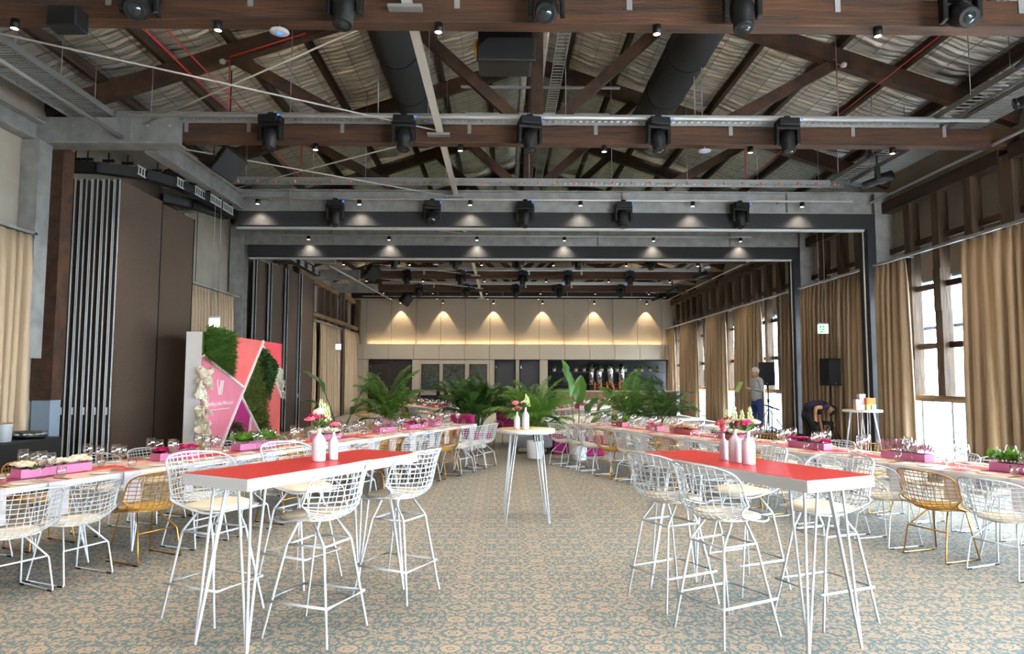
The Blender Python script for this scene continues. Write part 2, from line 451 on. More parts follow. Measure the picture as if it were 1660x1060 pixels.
# back wall
wb = struct(obj('wall_back', B().box(-7.4,8.8,33.45,33.6,3.2,6.2), 'charcoal'))
PX = [-6.62+1.2*k for k in range(13)]
for k in range(12): obj('panel', B().box(PX[k]+.008,PX[k+1]-.008,33.40,33.46,3.24,5.5), 'felt_beige', wb, bevel=.004)
obj('panel', B().box(-7.2,PX[0]-.008,33.40,33.46,3.24,5.5), 'felt_beige', wb); obj('panel', B().box(PX[12]+.008,8.7,33.40,33.46,3.24,5.5), 'felt_beige', wb)
obj('ledge_core', B().box(-7.4,8.8,32.76,33.46,2.5,3.2), 'charcoal', wb)
LX = [-6.62+1.2*k*.998 for k in range(13)]
for k in range(12): obj('panel', B().box(LX[k]+.008,LX[k+1]-.008,32.70,32.77,2.52,3.23), 'felt_beige', wb, bevel=.004)
obj('panel', B().box(-7.2,LX[0]-.008,32.70,32.77,2.52,3.23), 'felt_beige', wb); obj('panel', B().box(LX[12]+.008,8.7,32.70,32.77,2.52,3.23), 'felt_beige', wb)
obj('lower_core', B().box(-7.4,2.15,32.80,33.0,0,2.5), 'charcoal', wb)
def lower(x0, x1, z0=0, z1=2.5): obj('panel', B().box(x0+.006,x1-.006,32.72,32.81,z0+.0,z1), 'felt_beige', wb)
for a, b_ in ((-7.2,-6.62),(-6.62,-6.35),(-4.3,-3.95),(-3.95,-3.02),(-3.02,-1.82),(-1.82,-.62),(-.62,-.38),(.62,.8),(1.76,2.15)): lower(a, b_)
def door(n, x0, x1, mat, leaves):
    e = bpy.data.objects.new('door_%d' % n, None); C.objects.link(e); struct(e)
    obj('door_frame', B().box(x0,x0+.05,32.68,32.84,0,2.48).box(x1-.05,x1,32.68,32.84,0,2.48).box(x0,x1,32.68,32.84,2.43,2.49), 'black_sat', e)
    w_ = (x1-x0-.1)/leaves
    for k in range(leaves):
        a = x0+.05+k*w_
        d = obj('door_leaf', B().box(a+.004,a+w_-.004,32.74,32.79,.01,2.43), mat, e)
        hx = a+w_-.1 if k == 0 else a+.07
        obj('handle', B().tube([(hx,32.74,.95),(hx,32.69,.95),(hx,32.69,1.25),(hx,32.74,1.25)], .012, 6), 'chrome', d)
        for z in (.3, 1.2, 2.1): obj('hinge', B().box((a+.01) if k == 0 else a+w_-.04, (a+.04) if k == 0 else a+w_-.01, 32.73,32.745,z,z+.12), 'chrome', d)
door(1, -6.35, -4.3, 'door_dark', 2); door(2, -.38, .62, 'door_blue', 1); door(3, .8, 1.76, 'door_blue', 1)
# bar recess
wr = struct(obj('wall_bar', B().box(2.15,8.8,33.9,34.1,0,2.5).box(2.1,2.18,32.8,34,0,2.5).box(2.15,8.8,32.9,34,2.5,2.54), 'charcoal'))
for x in (4.35,4.75,5.3,5.85): obj('steel_tank', B().lathe([(0,1.05),(.16,1.05),(.16,2.2),(.1,2.35),(0,2.37)],18,(x,33.84,0)), 'chrome', wr)
obj('floor_bar', B().box(2.15,8.8,32.8,34,0,.01), 'black_sat', wr)

# ---------------------------------------------------------------- roof trusses
NTH = ['nearest','second','third','fourth','fifth','sixth','seventh','farthest']
def truss(y, label, tie=True, near_web=True):
    t = thing('roof_truss', label, 'roof truss', (0,y,0), 0, 'timber roof trusses')
    zc = lambda x: 8.43-SL*abs(x-RX)          # underside of the rafters
    if tie: obj('tie_beam', B().box(-7.35,8.45,-.1,.1,5.40,5.70), 'timber_x', t, bevel=.01)
    for sg, xe in ((1,8.5),(-1,-7.4)):
        a = Vector((RX, 0, zc(RX)+.15)); b = Vector((xe, 0, zc(xe)+.15)); obj('rafter', B().beam(a, b, .16, .28), 'timber', t)
        obj('web', B().beam((RX+sg*.25,0,5.75), (RX+sg*2.35,0,zc(RX+2.35)+.05), .12, .18), 'timber', t)
        obj('web', B().beam((RX+sg*3.0,0,5.75), (RX+sg*4.95,0,zc(RX+4.95)+.05), .12, .18), 'timber', t)
        obj('iron_rod', B().tube([(RX+sg*2.6,.0,5.7),(RX+sg*2.6,0,zc(RX+2.6))], .012, 5), 'galv', t)
    obj('king_post', B().box(RX-.1,RX+.1,-.09,.09,5.7,8.45), 'timber', t)
    return t
for i, y in enumerate(TR):
    if y in (14.85, 18.6): continue
    if i == 0: continue
    truss(y, 'dark timber roof truss with king post, %s from the viewer' % {1:'first',2:'second',5:'third',6:'fourth',7:'fifth',8:'last'}[i])
# truss brackets (small white plates on the tie beams)
k = 0
for y, xs in ((7.35,(-4.2,-2.7,-.5,1.35,3.6,5.6)),(11.1,(-5.1,-4.1,-2.6,-.55,1.5,3.7,5.7,7.2)),(22.35,(-3,-1,1,3,5)),(26.1,(-3,-1,1,3,5)),(29.85,(-3,-1,1,3,5))):
    for j, x in enumerate(xs):
        tag(obj('hanger_plate', B().box(x-.03,x+.03,y-.115,y-.1,5.55,5.72).box(x-.03,x+.03,y-.16,y-.1,5.72,5.735), 'zinc'), 'small zinc hanger plate on the %s tie beam, %s from left' % ({7.35:'nearest',11.1:'second',22.35:'third',26.1:'fourth',29.85:'fifth'}[y], ORD[j]), 'bracket', 'zinc hanger plates on the tie beams')
# steel portals with black bulkheads
def portal(y, label, xl):
    t = thing('steel_portal', label, 'steel frame', (0,y,0))
    obj('web_plate', B().box(-7.3,8.42,-.02,.02,5.21,5.66), 'galv', t)
    obj('flange', B().box(-7.3,8.42,-.12,.12,5.19,5.215), 'galv', t); obj('flange', B().box(-7.3,8.42,-.12,.12,5.645,5.67), 'galv', t)
    for x in (-4.6, -1.0, 2.6, 6.2): obj('stiffener', B().box(x-.012,x+.012,-.11,-.02,5.215,5.645), 'galv', t)
    for x0, x1 in ((-7.33,-6.95),(8.07,8.45)):
        obj('column', B().box(x0,x1,-.16,-.13,0,5.66).box(x0,x1,.13,.16,0,5.66).box((x0+x1)/2-.015,(x0+x1)/2+.015,-.13,.13,0,5.66), 'galv', t)
    obj('bulkhead', B().box(xl,8.06,-.17,.2,4.86,5.18), 'charcoal', t, bevel=.01)
    obj('track', B().box(xl,8.06,-.06,.06,4.82,4.86), 'alu', t)
    obj('jamb', B().box(7.88,8.06,-.17,.2,0,4.86), 'charcoal', t, bevel=.008)
    obj('jamb_edge', B().box(7.865,7.88,-.02,.02,0,4.84), 'alu', t)
    zz = lambda x: 8.6-SL*abs(x-RX)
    obj('gable_pane', B().prism([(-6.9,5.68),(8.0,5.68),(8.0,zz(8)),(RX,zz(RX)),(-6.9,zz(-6.9))], (0,.1,0), (1,0,0), (0,0,1), (0,1,0), .012), 'truss_glass', t)
    for sg, xe in ((1,8.5),(-1,-7.4)):
        obj('rafter', B().beam((RX,0,8.58),(xe,0,8.58-SL*abs(xe-RX)), .16, .28), 'timber', t)
        obj('web', B().beam((RX+sg*.25,0,5.78), (RX+sg*2.35,0,7.7), .12, .18), 'timber', t)
        obj('web', B().beam((RX+sg*3.0,0,5.78), (RX+sg*4.95,0,6.85), .12, .18), 'timber', t)
    obj('king_post', B().box(RX-.1,RX+.1,-.09,.09,5.68,8.45), 'timber', t)
portal(14.85, 'galvanised steel portal with black bulkhead, nearer of the two', -5.75)
portal(18.6, 'galvanised steel portal with black bulkhead, farther of the two', -6.85)

# ---------------------------------------------------------------- curtains and rails
def curtain(y0, y1, x, top, mat, label, amp=.085, per=.21):
    n_ = max(3, int((y1-y0)/per)); nu = n_*12; rnd = random.Random(int(y0*100))
    ph = [rnd.uniform(.75,1.25) for _ in range(n_+2)]
    ampk = [rnd.uniform(.7,1.3) for _ in range(n_+2)]
    def fn(a, b):
        q = a*n_; k = int(q); th = 2*PI*(q + .12*math.sin(q*2.1+b*.6))
        am = amp*ampk[k]*(.62+.38*b)
        z = top - b*(top-.03)
        if b < .02: am *= .5
        yy = y0+(y1-y0)*a + (.5-a)*.04*(1-b)*(1 if y1-y0 < 1.5 else 0)
        sn = math.sin(th); return (x + am*math.copysign(abs(sn)**.65,sn) + .012*math.sin(q*.9+b*3), yy - (.024 if x > 0 else .03)*math.sin(2*th)*(.5+.5*b), z)
    o = obj('curtain', B().grid(fn, nu, 8), mat)
    s_ = o.modifiers.new('cloth','SOLIDIFY'); s_.thickness = .006
    return tag(o, label, 'curtain')
CR = [(9.9,11.02,'beige pleated curtain at right image edge, nearest on the window wall'),
 (11.1,11.85,'beige pleated curtain left of the nearest one, right of the timber-framed window'),
 (13.5,14.55,'narrow beige curtain gathered beside the black jamb and round gift table'),
 (15.15,18.3,'wide closed beige curtain behind the bending person'),
 (18.85,19.55,'narrow beige curtain just past the farther black jamb on right'),
 (21.2,23.5,'beige curtain behind the standing person in the grey blazer'),
 (24.6,26.8,'beige curtain, second along right wall past the standing person'),
 (28.1,30.6,'beige curtain, third along right wall past the standing person'),
 (31.9,33.3,'beige curtain at the far end of the window wall by the bar')]
for y0, y1, lab in CR: curtain(y0, y1, 7.98, 4.0, 'curtain', lab)
curtain(4.5, 6.2, 7.98, 4.0, 'curtain', 'beige pleated curtain on the window wall level with the bar tables')
CL = [(8.6,10.6,-7.15,3.75,'pale beige curtain at left image edge behind the black serving table'),
 (15.4,17.9,-6.97,3.70,'pale beige curtain behind the exit sign above the floral backdrop'),
 (24.3,25.7,-6.97,3.70,'narrow pale curtain right behind the far folded partition'),
 (26.3,29.5,-6.97,3.70,'pale beige curtain behind the tall left banana plant'),
 (30.3,33.2,-6.97,3.70,'pale beige curtain in the far left corner beside the double doors')]
for y0, y1, x, t, lab in CL: curtain(y0, y1, x, t, 'curtain_left', lab, .1, .17)
def rail(name, p0, p1, r, label, mat='zinc', cat='rail'):
    return tag(obj(name, B().tube([p0,p1], r, 8), mat), label, cat)
def crail(x, y0, y1, z, label):
    o = obj('curtain_rail', B().box(x-.03,x+.03,y0,y1,z,z+.045), 'zinc'); tag(o, label, 'curtain rail')
    y = y0+.3
    while y < y1:
        sx = 1 if x > 0 else -1
        obj('bracket', B().box(min(x,x+sx*.34),max(x,x+sx*.34),y-.02,y+.02,z+.045,z+.065), 'white', o); y += 1.9
crail(7.98, 4.0, 14.65, 4.02, 'long pale curtain rail along the near part of the window wall')
crail(7.98, 15.1, 18.4, 4.02, 'short curtain rail between the two steel portals on right')
crail(7.98, 18.8, 33.3, 4.02, 'long curtain rail along the far part of the window wall')
crail(-7.15, 7, 10.62, 3.77, 'curtain rail above the nearest left curtain')
crail(-6.97, 15.3, 18.2, 3.72, 'curtain rail above the left curtain behind the backdrop')
crail(-6.97, 24, 33.2, 3.72, 'curtain rail along the far left wall')

# ---------------------------------------------------------------- folded partition stacks on the left
def leaf(name, x0, x1, y0, y1, z1, label, group):
    t = thing(name, label, 'partition panel', ((x0+x1)/2,(y0+y1)/2,0), 0, group)
    hx = (x1-x0)/2; hy = (y1-y0)/2
    obj('body', B().box(-hx+.012,hx-.012,-hy+.02,hy-.02,.03,z1), 'felt_brown', t)
    obj('edge_seal', B().box(-hx+.002,hx-.002,-hy+.006,-hy+.02,.02,z1), 'black_cloth', t)
    for xx, ww in ((-hx+.008,.008),(-hx+.034,.005),(hx-.01,.008)): obj('edge_strip', B().box(xx-ww,xx+ww,-hy-.006,-hy+.02,.02,z1), 'alu', t)
    obj('edge_seal', B().box(-hx,hx,hy-.02,hy,.02,z1), 'black_sat', t)
    obj('latch', B().box(-.012,.012,-hy-.012,-hy,1.0,1.12), 'alu', t)
for k in range(5):
    x0 = -7.28+.185*k
    leaf('partition_panel', x0, x0+.115, 11.55, 13.0, 4.93, 'folded brown felt partition panel, %s from the left in the near stack' % ORD[k], 'near stack of folded partition panels')
leaf('partition_panel', -6.62, -6.5, 13.12, 14.5, 4.93, 'brown felt partition panel just behind the near folded stack', 'near stack of folded partition panels')
for k, (x0, y0) in enumerate(((-6.95,19.15),(-6.78,19.9),(-6.62,20.9),(-6.5,21.9))):
    leaf('partition_panel', x0, x0+.11, y0, y0+1.35, 4.93, 'folded dark partition panel, %s in the far stack behind backdrop' % ORD[k], 'far stack of folded partition panels')
# overhead stacking tracks
def track(label, pts, name='partition_track'):
    t = thing(name, label, 'track')
    for a, b_ in zip(pts[:-1], pts[1:]): obj('track_rail', B().beam(a, b_, .16, .17), 'black_sat', t)
    return t
t = track('black curved partition track above the near folded stack', [(-7.38,11.35,5.08),(-6.75,11.42,5.08),(-6.15,11.75,5.08),(-5.85,12.4,5.08),(-5.75,13.4,5.08),(-5.75,14.65,5.08)])
for (x, y) in ((-6.2,11.72),(-5.87,12.4),(-5.8,12.95),(-5.75,13.5),(-5.75,14.1)):
    g = B()
    for k in range(6): g.box(x+.085,x+.1,y-.22+k*.09,y-.205+k*.09,5.0,5.15)
    for z in (5.0,5.14): g.box(x+.083,x+.102,y-.24,y+.27,z,z+.02)
    obj('cable_ladder', g, 'white', t)
for (x, y) in ((-7.1,11.4),(-6.9,11.4),(-6.6,11.48),(-6.35,11.6),(-6.05,12.0),(-5.9,12.3),(-5.82,12.8),(-5.77,13.3),(-5.75,13.8),(-5.75,14.3)):
    obj('drop_rod', B().tube([(x,y,5.14),(x,y,5.36)], .012, 5).box(x-.09,x+.09,y-.025,y+.025,5.2,5.24), 'black_sat', t)
t = track('lower inner partition track behind the near curved track', [(-6.56,13.2,5.05),(-6.2,13.6,5.05),(-5.9,14.6,5.05)])
t = track('black partition track over the far folded stack', [(-7.0,18.9,5.04),(-6.4,19.3,5.04),(-6.15,20.4,5.04),(-6.1,22.6,5.04)])
for y in (19.6,20.4,21.2,22.0):
    g = B()
    for k in range(5): g.box(-6.03,-6.015,y+k*.09,y+.015+k*.09,4.97,5.12)
    for z in (4.97,5.11): g.box(-6.035,-6.012,y-.02,y+.4,z,z+.02)
    obj('cable_ladder', g, 'white', t)
# galvanised side steel on the left
g = thing('steel_bracket', 'galvanised steel end bracket clamped on the second tie beam at left', 'steel bracket')
obj('box_section', B().box(-7.38,-5.15,10.78,10.98,5.28,5.70), 'galv', g, bevel=.006)
obj('bottom_flange', B().box(-7.38,-5.08,10.68,11.02,5.25,5.28), 'galv', g)
obj('splice_plate', B().box(-6.02,-5.85,10.76,10.79,5.29,5.69), 'zinc', g)
for x in (-6.75,-6.3,-5.6,-5.25): obj('bolt', B().lathe([(.025,0),(.025,.02),(0,.022)],6,(x,10.78,5.56),False,(0,-1,0)), 'zinc', g)
tag(obj('steel_channel', B().box(-7.38,-7.34,6,10.78,5.28,5.60).box(-7.38,-7.2,6,10.78,5.58,5.61).box(-7.38,-7.2,6,10.78,5.27,5.3), 'galv'), 'galvanised channel running along the top of left wall', 'steel channel')
tag(obj('steel_beam', B().box(-5.69,-5.66,11.05,14.7,5.24,5.56).box(-5.78,-5.57,11.05,14.7,5.54,5.57).box(-5.78,-5.57,11.05,14.7,5.22,5.25), 'galv'), 'galvanised beam carrying the near partition track', 'steel beam')
tag(obj('steel_beam', B().box(-6.14,-6.11,18.75,22.2,5.24,5.56).box(-6.22,-6.02,18.75,22.2,5.54,5.57), 'galv'), 'galvanised beam carrying the far partition track', 'steel beam')
for (y, lab) in ((22.1,'third'),(25.85,'fourth'),(29.6,'fifth')):
    tag(obj('steel_bracket', B().box(-7.38,-5.4,y-.1,y+.08,5.3,5.68), 'galv'), 'galvanised end bracket at left of the %s timber truss' % lab, 'steel bracket')

# ================================================================ services under the roof
def tray(name, label, p0, p1, width, rung=.16, side=.06, mat='zinc', dense=False):
    t = thing(name, label, 'cable tray')
    p0 = Vector(p0); p1 = Vector(p1); d = (p1-p0); L_ = d.length; d.normalize(); r = Vector((0,0,1)).cross(d).normalized()
    for s in (-1, 1): obj('side_rail', B().beam(p0+r*s*width/2, p1+r*s*width/2, .012, side), mat, t)
    g = B(); k = 0; q = rung/2
    while q < L_:
        c = p0+d*q; g.beam(c-r*width/2, c+r*width/2, .03 if not dense else .05, .012); q += rung
    obj('rungs', g, mat, t)
    return t
t1 = tray('cable_tray', 'perforated zinc cable tray along the second tie beam', (-6.1,10.86,5.74), (7.1,10.86,5.74), .2, .1, .1, dense=True)
t2 = tray('cable_tray', 'zinc cable tray hung above the nearer steel portal', (-6.1,14.35,5.74), (7.3,14.35,5.74), .25, .11, .09, dense=True)
t3 = tray('cable_tray', 'wide zinc cable tray along upper left side', (-6.52,4.5,5.76), (-6.52,10.9,5.76), .72, .07, .09)
t4 = tray('cable_tray', 'zinc cable ladder along upper right side', (7.05,6.5,5.78), (7.05,14.3,5.78), .3, .13, .09)
t5 = tray('cable_tray', 'fine mesh cable tray beside the right cable ladder', (7.6,6.5,5.76), (7.6,14.3,5.76), .5, .07, .06)
t6 = tray('cable_tray', 'zinc cable ladder high along the ridge beside king posts', (.98,5,7.15), (.98,33,7.15), .2, .12, .05)
t7 = tray('cable_tray', 'cable tray on the third timber truss', (-5.2,22.05,5.74), (7.1,22.05,5.74), .2, .14, .08)
t8 = tray('cable_tray', 'cable tray on the fourth timber truss', (-5.2,25.8,5.74), (7.1,25.8,5.74), .2, .14, .08)
t9 = tray('cable_tray', 'cable tray on the fifth timber truss', (-5.2,29.55,5.74), (7.1,29.55,5.74), .2, .14, .08)
t10 = tray('cable_tray', 'cable ladder along far right side under the roof', (7.2,22.0,5.76), (7.2,33,5.76), .5, .13, .08)
for k in range(34):
    x = -5.9+k*.39
    obj('conduit_end', B().tube([(x,14.2,5.66),(x,14.2,5.72)], .018, 6), 'orange_tag', t2)
for tt, y, xs in ((t1,10.86,(-5.6,-3.4,-1.2,1,3.2,5.4)),(t2,14.35,(-5.4,-4.0,-2.9,-1.2,.55,2.3,3.9,5.4,6.7))):
    for x in xs: obj('threaded_rod', B().tube([(x,y,5.7),(x,y,roof_z(x)-.05)], .007, 4), 'galv', tt)
for tt, x, ys in ((t3,-6.52,(6.0,7.6,8.7,9.6,10.4)),(t4,7.05,(8.4,9.7,12.3,13.6))):
    for y in ys:
        for s in (-.3,.3): obj('threaded_rod', B().tube([(x+s,y,5.7),(x+s,y,roof_z(x+s)-.05)], .007, 4), 'galv', tt)
def pipe(label, pts, r=.024, mat='pipe_white', cat='pipe', name='lighting_pipe'):
    return tag(obj(name, B().tube(pts, r, 8), mat), label, cat)
pipe('white lighting pipe along the second tie beam', [(-5.85,10.66,5.70),(7.7,10.66,5.70)], .028)
pn = pipe('white lighting pipe along the nearer steel portal', [(-5.5,14.5,5.40),(7.5,14.5,5.40)], .022)
pf = pipe('white lighting pipe along the farther steel portal', [(-5.9,18.3,5.42),(6.7,18.3,5.42)], .022)
pipe('white lighting pipe along the nearest tie beam', [(-6,6.95,5.72),(7.6,6.95,5.72)], .028)
for y, l in ((22.0,'third'),(25.75,'fourth'),(29.5,'fifth')): pipe('white lighting pipe along the %s timber truss' % l, [(-5.2,y,5.68),(7.4,y,5.68)], .026)
pw = pipe('added white lighting pipe just before the far felt wall', [(-6.5,31.7,5.4),(7.6,31.7,5.4)], .022)  # added pipe for an extra lamp row that brightens the lower far wall
pipe('long galvanised pipe sloping in view along the upper right wall', [(8.0,6.2,5.43),(8.0,14.7,5.43)], .03, 'zinc')
pipe('galvanised pipe along the far upper right wall', [(8.0,18.9,5.43),(8.0,33.2,5.43)], .03, 'zinc')
pipe('galvanised pipe running to the left steel bracket', [(-6.0,6.2,5.38),(-5.98,10.72,5.36)], .034, 'zinc')
pipe('galvanised pipe along far upper left side', [(-5.7,22.5,5.3),(-5.2,33.2,5.3)], .034, 'zinc')
for o_, y, yb, z in ((pn,14.5,14.84,5.40),(pf,18.3,18.59,5.42)):
    for x in (-5.0,-3.2,-1.4,.6,2.4,4.2,6.0): obj('pipe_bracket', B().box(x-.02,x+.02,y-.02,yb,z+.005,z+.025), 'zinc', o_)
for x in (-6,-3,0,3,6): obj('drop_rod', B().tube([(x,31.7,5.4),(x,31.7,roof_z(x)+.05)], .008, 5), 'galv', pw)
# bracing in the plane of the tie beams
def brace(label, p0, p1): return tag(obj('brace_rod', B().tube([p0,p1], .012, 6), 'pipe_white'), label, 'brace rod')
brace('thin white brace rod from upper left edge to the second tie beam', (-7.0,7.3,5.62), (-1.05,10.95,5.58))
brace('thin white brace rod rising from left bracket to the nearest tie beam', (-5.7,10.8,5.60), (-1.05,7.4,5.64))
brace('thin brace rod in second bay running to the nearer portal', (-6.6,11.2,5.58), (-1.05,14.7,5.50))
brace('thin brace rod in second bay running to the second tie beam', (-6.2,14.7,5.55), (-1.05,11.2,5.60))
brace('thin brace rod in the bay between the two portals', (-6.2,15.1,5.5), (-1.05,18.4,5.5))
brace('thin brace rod in the bay past the third timber truss', (-6.2,22.5,5.55), (-1.05,26.0,5.55))
brace('thin brace rod in the bay past the fourth timber truss', (-6.2,26.2,5.55), (-1.05,29.7,5.55))
for a, b_, l in ((4.0,7.22,'before the nearest tie beam'),(7.47,10.98,'between the first two tie beams'),(11.22,14.72,'between second tie beam and nearer portal'),(15.0,18.45,'between the two portals'),(22.5,26.0,'past the third timber truss'),(26.2,29.7,'past the fourth timber truss'),(30,33.4,'at the far end wall')):
    t = thing('strut', 'pale box strut %s' % l, 'strut')
    obj('bar', B().box(-1.07,-.97,a,b_,5.53,5.60), 'pipe_white', t)
    for y in (a+.06, b_-.06): obj('end_plate', B().box(-1.22,-.86,y-.05,y+.06,5.49,5.525), 'zinc', t)
# round black ducts, silver pipes by the ridge
def duct(label, x, z, y0, y1, r):
    t = thing('air_duct', label, 'air duct')
    obj('tube', B().tube([(x,y0,z),(x,y1,z)], r, 28), 'duct_black', t)
    y = y0+.9
    while y < y1: obj('seam_band', B().tube([(x,y,z),(x,y+.03,z)], r+.008, 28), 'black_sat', t); y += 1.5
    return t
duct('thick round black air duct left of the projector', -1.72, 6.92, 4.0, 14.72, .34)
duct('thick round black air duct right of the projector', 3.0, 6.92, 4.0, 14.72, .36)
tag(obj('fan_unit', B().box(-2.55,-2.2,8.5,9.6,6.75,7.05), 'zinc'), 'small silver grille box beside the left air duct', 'fan unit')
for x, l in ((.40,'left'),(.74,'right')):
    pipe('silver insulated pipe high along the ridge, %s of king posts' % l, [(x,5,7.6),(x,33,7.6)], .07, 'foil', 'pipe', 'insulated_pipe')
for y, l in ((8.2,'nearest'),(10.2,'second'),(12.7,'third'),(14.0,'fourth')):
    tag(obj('support_channel', B().box(-.8,2.2,y-.02,y+.02,7.06,7.1), 'zinc'), 'thin zinc channel under the ridge pipes, %s' % l, 'channel')
# sprinkler pipes
def spr(label, x, y0, y1, sg, vx):
    t = thing('sprinkler_pipe', label, 'sprinkler pipe')
    obj('main', B().tube([(x,y0,5.86),(x,y1,5.86)], .013 if x < 0 else .008, 6), 'red_pipe', t)
    obj('riser', B().tube([(x,y1,5.86),(x,y1,roof_z(x)-.5)], .011, 6), 'red_pipe', t)
    obj('branch', B().tube([(x,y1,roof_z(x)-.5),(x+vx,y1,roof_z(x+vx)-.5)], .012, 6), 'red_pipe', t)
    obj('head', B().lathe([(0,0),(.045,.01),(.055,.05),(.02,.08),(0,.09)],8,(x-sg*.12,y1,roof_z(x)-.62)), 'white', t)
    obj('arm', B().tube([(x,y1,roof_z(x)-.57),(x-sg*.12,y1,roof_z(x)-.57)], .012, 6), 'red_pipe', t)
spr('red sprinkler pipe with riser at upper left in first bay', -4.4, 5.5, 10.9, 1, 1.2)
spr('red sprinkler pipe with riser at upper right in first bay', 5.42, 5.5, 10.9, -1, -.05)
spr('red sprinkler pipe with riser at left in second bay', -4.3, 11.3, 14.5, 1, -.4)
spr('red sprinkler pipe with riser at right in second bay', 5.2, 11.3, 14.5, -1, .05)
pipe('thin red sprinkler branch beside the upper left sprinkler pipe', [(-4.15,5.5,5.9),(-4.15,10.9,5.86)], .01, 'red_pipe', 'sprinkler pipe', 'sprinkler_branch')

# ---------------------------------------------------------------- stage lights
def moving_head(tilt=0.0):
    t = thing('moving_head_light', 'x', 'stage light')
    obj('base', B().box(-.16,.16,-.13,.13,-.12,0).box(-.05,.05,-.04,.04,0,.06), 'black_sat', t, bevel=.015)
    obj('yoke', B().box(-.19,-.135,-.06,.06,-.40,-.06).box(.135,.19,-.06,.06,-.40,-.06).box(-.19,.19,-.07,.07,-.17,-.11), 'black_sat', t, bevel=.015)
    d = Vector((0,-math.sin(tilt),-math.cos(tilt)))
    h = obj('head', B().lathe([(.0,-.17),(.10,-.16),(.125,-.05),(.12,.06),(.10,.08),(.105,.2),(.095,.21)],16,(0,0,-.33),True,d), 'black_sat', t)
    obj('lens', B().lathe([(.0,.19),(.088,.205),(.088,.208),(0,.215)],16,(0,0,-.33),True,d), 'lens', h)
    obj('status_light', B().box(.165,.2,-.135,-.125,-.04,-.02), 'blue_led', t)
    return t
heads = [moving_head(.95), moving_head(.25)]
used = [False, False]
rows = [(6.95,5.70,(-3.71,-1.63,.44,2.46,4.73),(0,1,0,1,0),'on the nearest tie beam'),
        (10.6,5.66,(-3.61,-1.55,.41,2.42,4.45),(1,1,1,1,1),'on the second tie beam'),
        (14.5,5.35,(-3.56,-1.51,.47,2.56,5.06),(1,0,1,1,1),'on the nearer steel portal'),
        (22.0,5.66,(-3.5,-1.52,.5,2.42,4.78),(1,1,1,1,1),'on the third timber truss'),
        (25.75,5.66,(-3.6,-1.6,.73,2.45,4.8),(1,1,1,1,1),'on the fourth timber truss'),
        (29.5,5.66,(-3.63,-1.6,.56,2.43,5.1),(1,1,1,1,1),'on the fifth timber truss')]
for y, z, xs, kinds, where in rows:
    for j, (x, kd) in enumerate(zip(xs, kinds)):
        lab = 'black moving head stage light %s, %s from the left' % (where, ORD[j])
        if not used[kd]:
            o = heads[kd]; used[kd] = True; o.location = (x,y,z); o['label'] = lab; o['group'] = 'black moving head stage lights'
        else: o = dup(heads[kd], (x,y,z), 0, lab, 'black moving head stage lights')
        o.rotation_euler = (0,0,random.uniform(-.25,.25))
def profile_spot(label, x, y, z, rz):
    t = thing('profile_spotlight', label, 'spotlight', (x,y,z), rz)
    d = Vector((1,0,-.35)).normalized()
    obj('barrel', B().lathe([(0,-.28),(.09,-.27),(.1,-.05),(.075,0),(.075,.25),(.085,.26)],14,(0,0,-.2),True,d), 'black_sat', t)
    obj('lens', B().lathe([(0,.25),(.078,.262),(0,.265)],14,(0,0,-.2),True,d), 'lens', t)
    obj('yoke', B().box(-.03,.03,-.13,-.11,-.22,.08).box(-.03,.03,.11,.13,-.22,.08).box(-.03,.03,-.13,.13,.06,.09), 'black_sat', t)
    obj('hanger', B().tube([(0,0,.08),(0,0,.29)], .02, 6).box(-.16,.16,-.16,.16,.275,.3), 'black_sat', t)
for a in (('black profile spotlight by the right cable ladder in second bay',6.98,12.6,5.5,2.8),('black profile spotlight at right image edge by the cable tray',6.98,8.8,5.5,2.9),
          ('black profile spotlight on far right of the fourth timber truss',7.02,24.2,5.47,2.9),('black profile spotlight right of the fifth timber truss',7.02,28.2,5.47,2.9),('black profile spotlight nearest the far end wall at right',7.02,31.0,5.47,2.9)): profile_spot(*a)
def hung_speaker(label, x, y, z, rz):
    t = thing('hanging_speaker', label, 'speaker', (x,y,z), rz)
    b_ = B(); 
    M3 = Matrix.Rotation(.55,3,'X') @ Matrix.Rotation(.5,3,'Y')
    bb = B().box(-.22,.22,-.16,.16,-.24,.24); bb.v = [tuple(M3 @ Vector(v)) for v in bb.v]
    body = obj('cabinet', bb, 'black_sat', t, bevel=.02)
    g = B().box(-.2,.2,-.17,-.16,-.22,.22); g.v = [tuple(M3 @ Vector(v)) for v in g.v]; obj('grille', g, 'speaker_grille', body)
    obj('bracket', B().tube([(-.24,0,0),(-.24,0,.3),(.24,0,.3),(.24,0,0)], .018, 6), 'black_sat', t)
    obj('hanger', B().tube([(0,0,.3),(0,0,roof_z(x)-z+.05)], .012, 6), 'black_sat', t)
hung_speaker('black tilted speaker hanging at left in second bay', -4.9, 12.2, 5.42, .5)
hung_speaker('black tilted speaker hanging left under third timber truss', -4.5, 23.6, 5.25, .5)
hung_speaker('black tilted speaker hanging at far left near the end wall', -4.35, 30.8, 5.15, .5)
tag(obj('sensor_box', B().box(-4.72,-4.4,7.04,7.26,5.22,5.44), 'black_sat', bevel=.02), 'small black sensor box under the nearest tie beam at upper left', 'sensor')
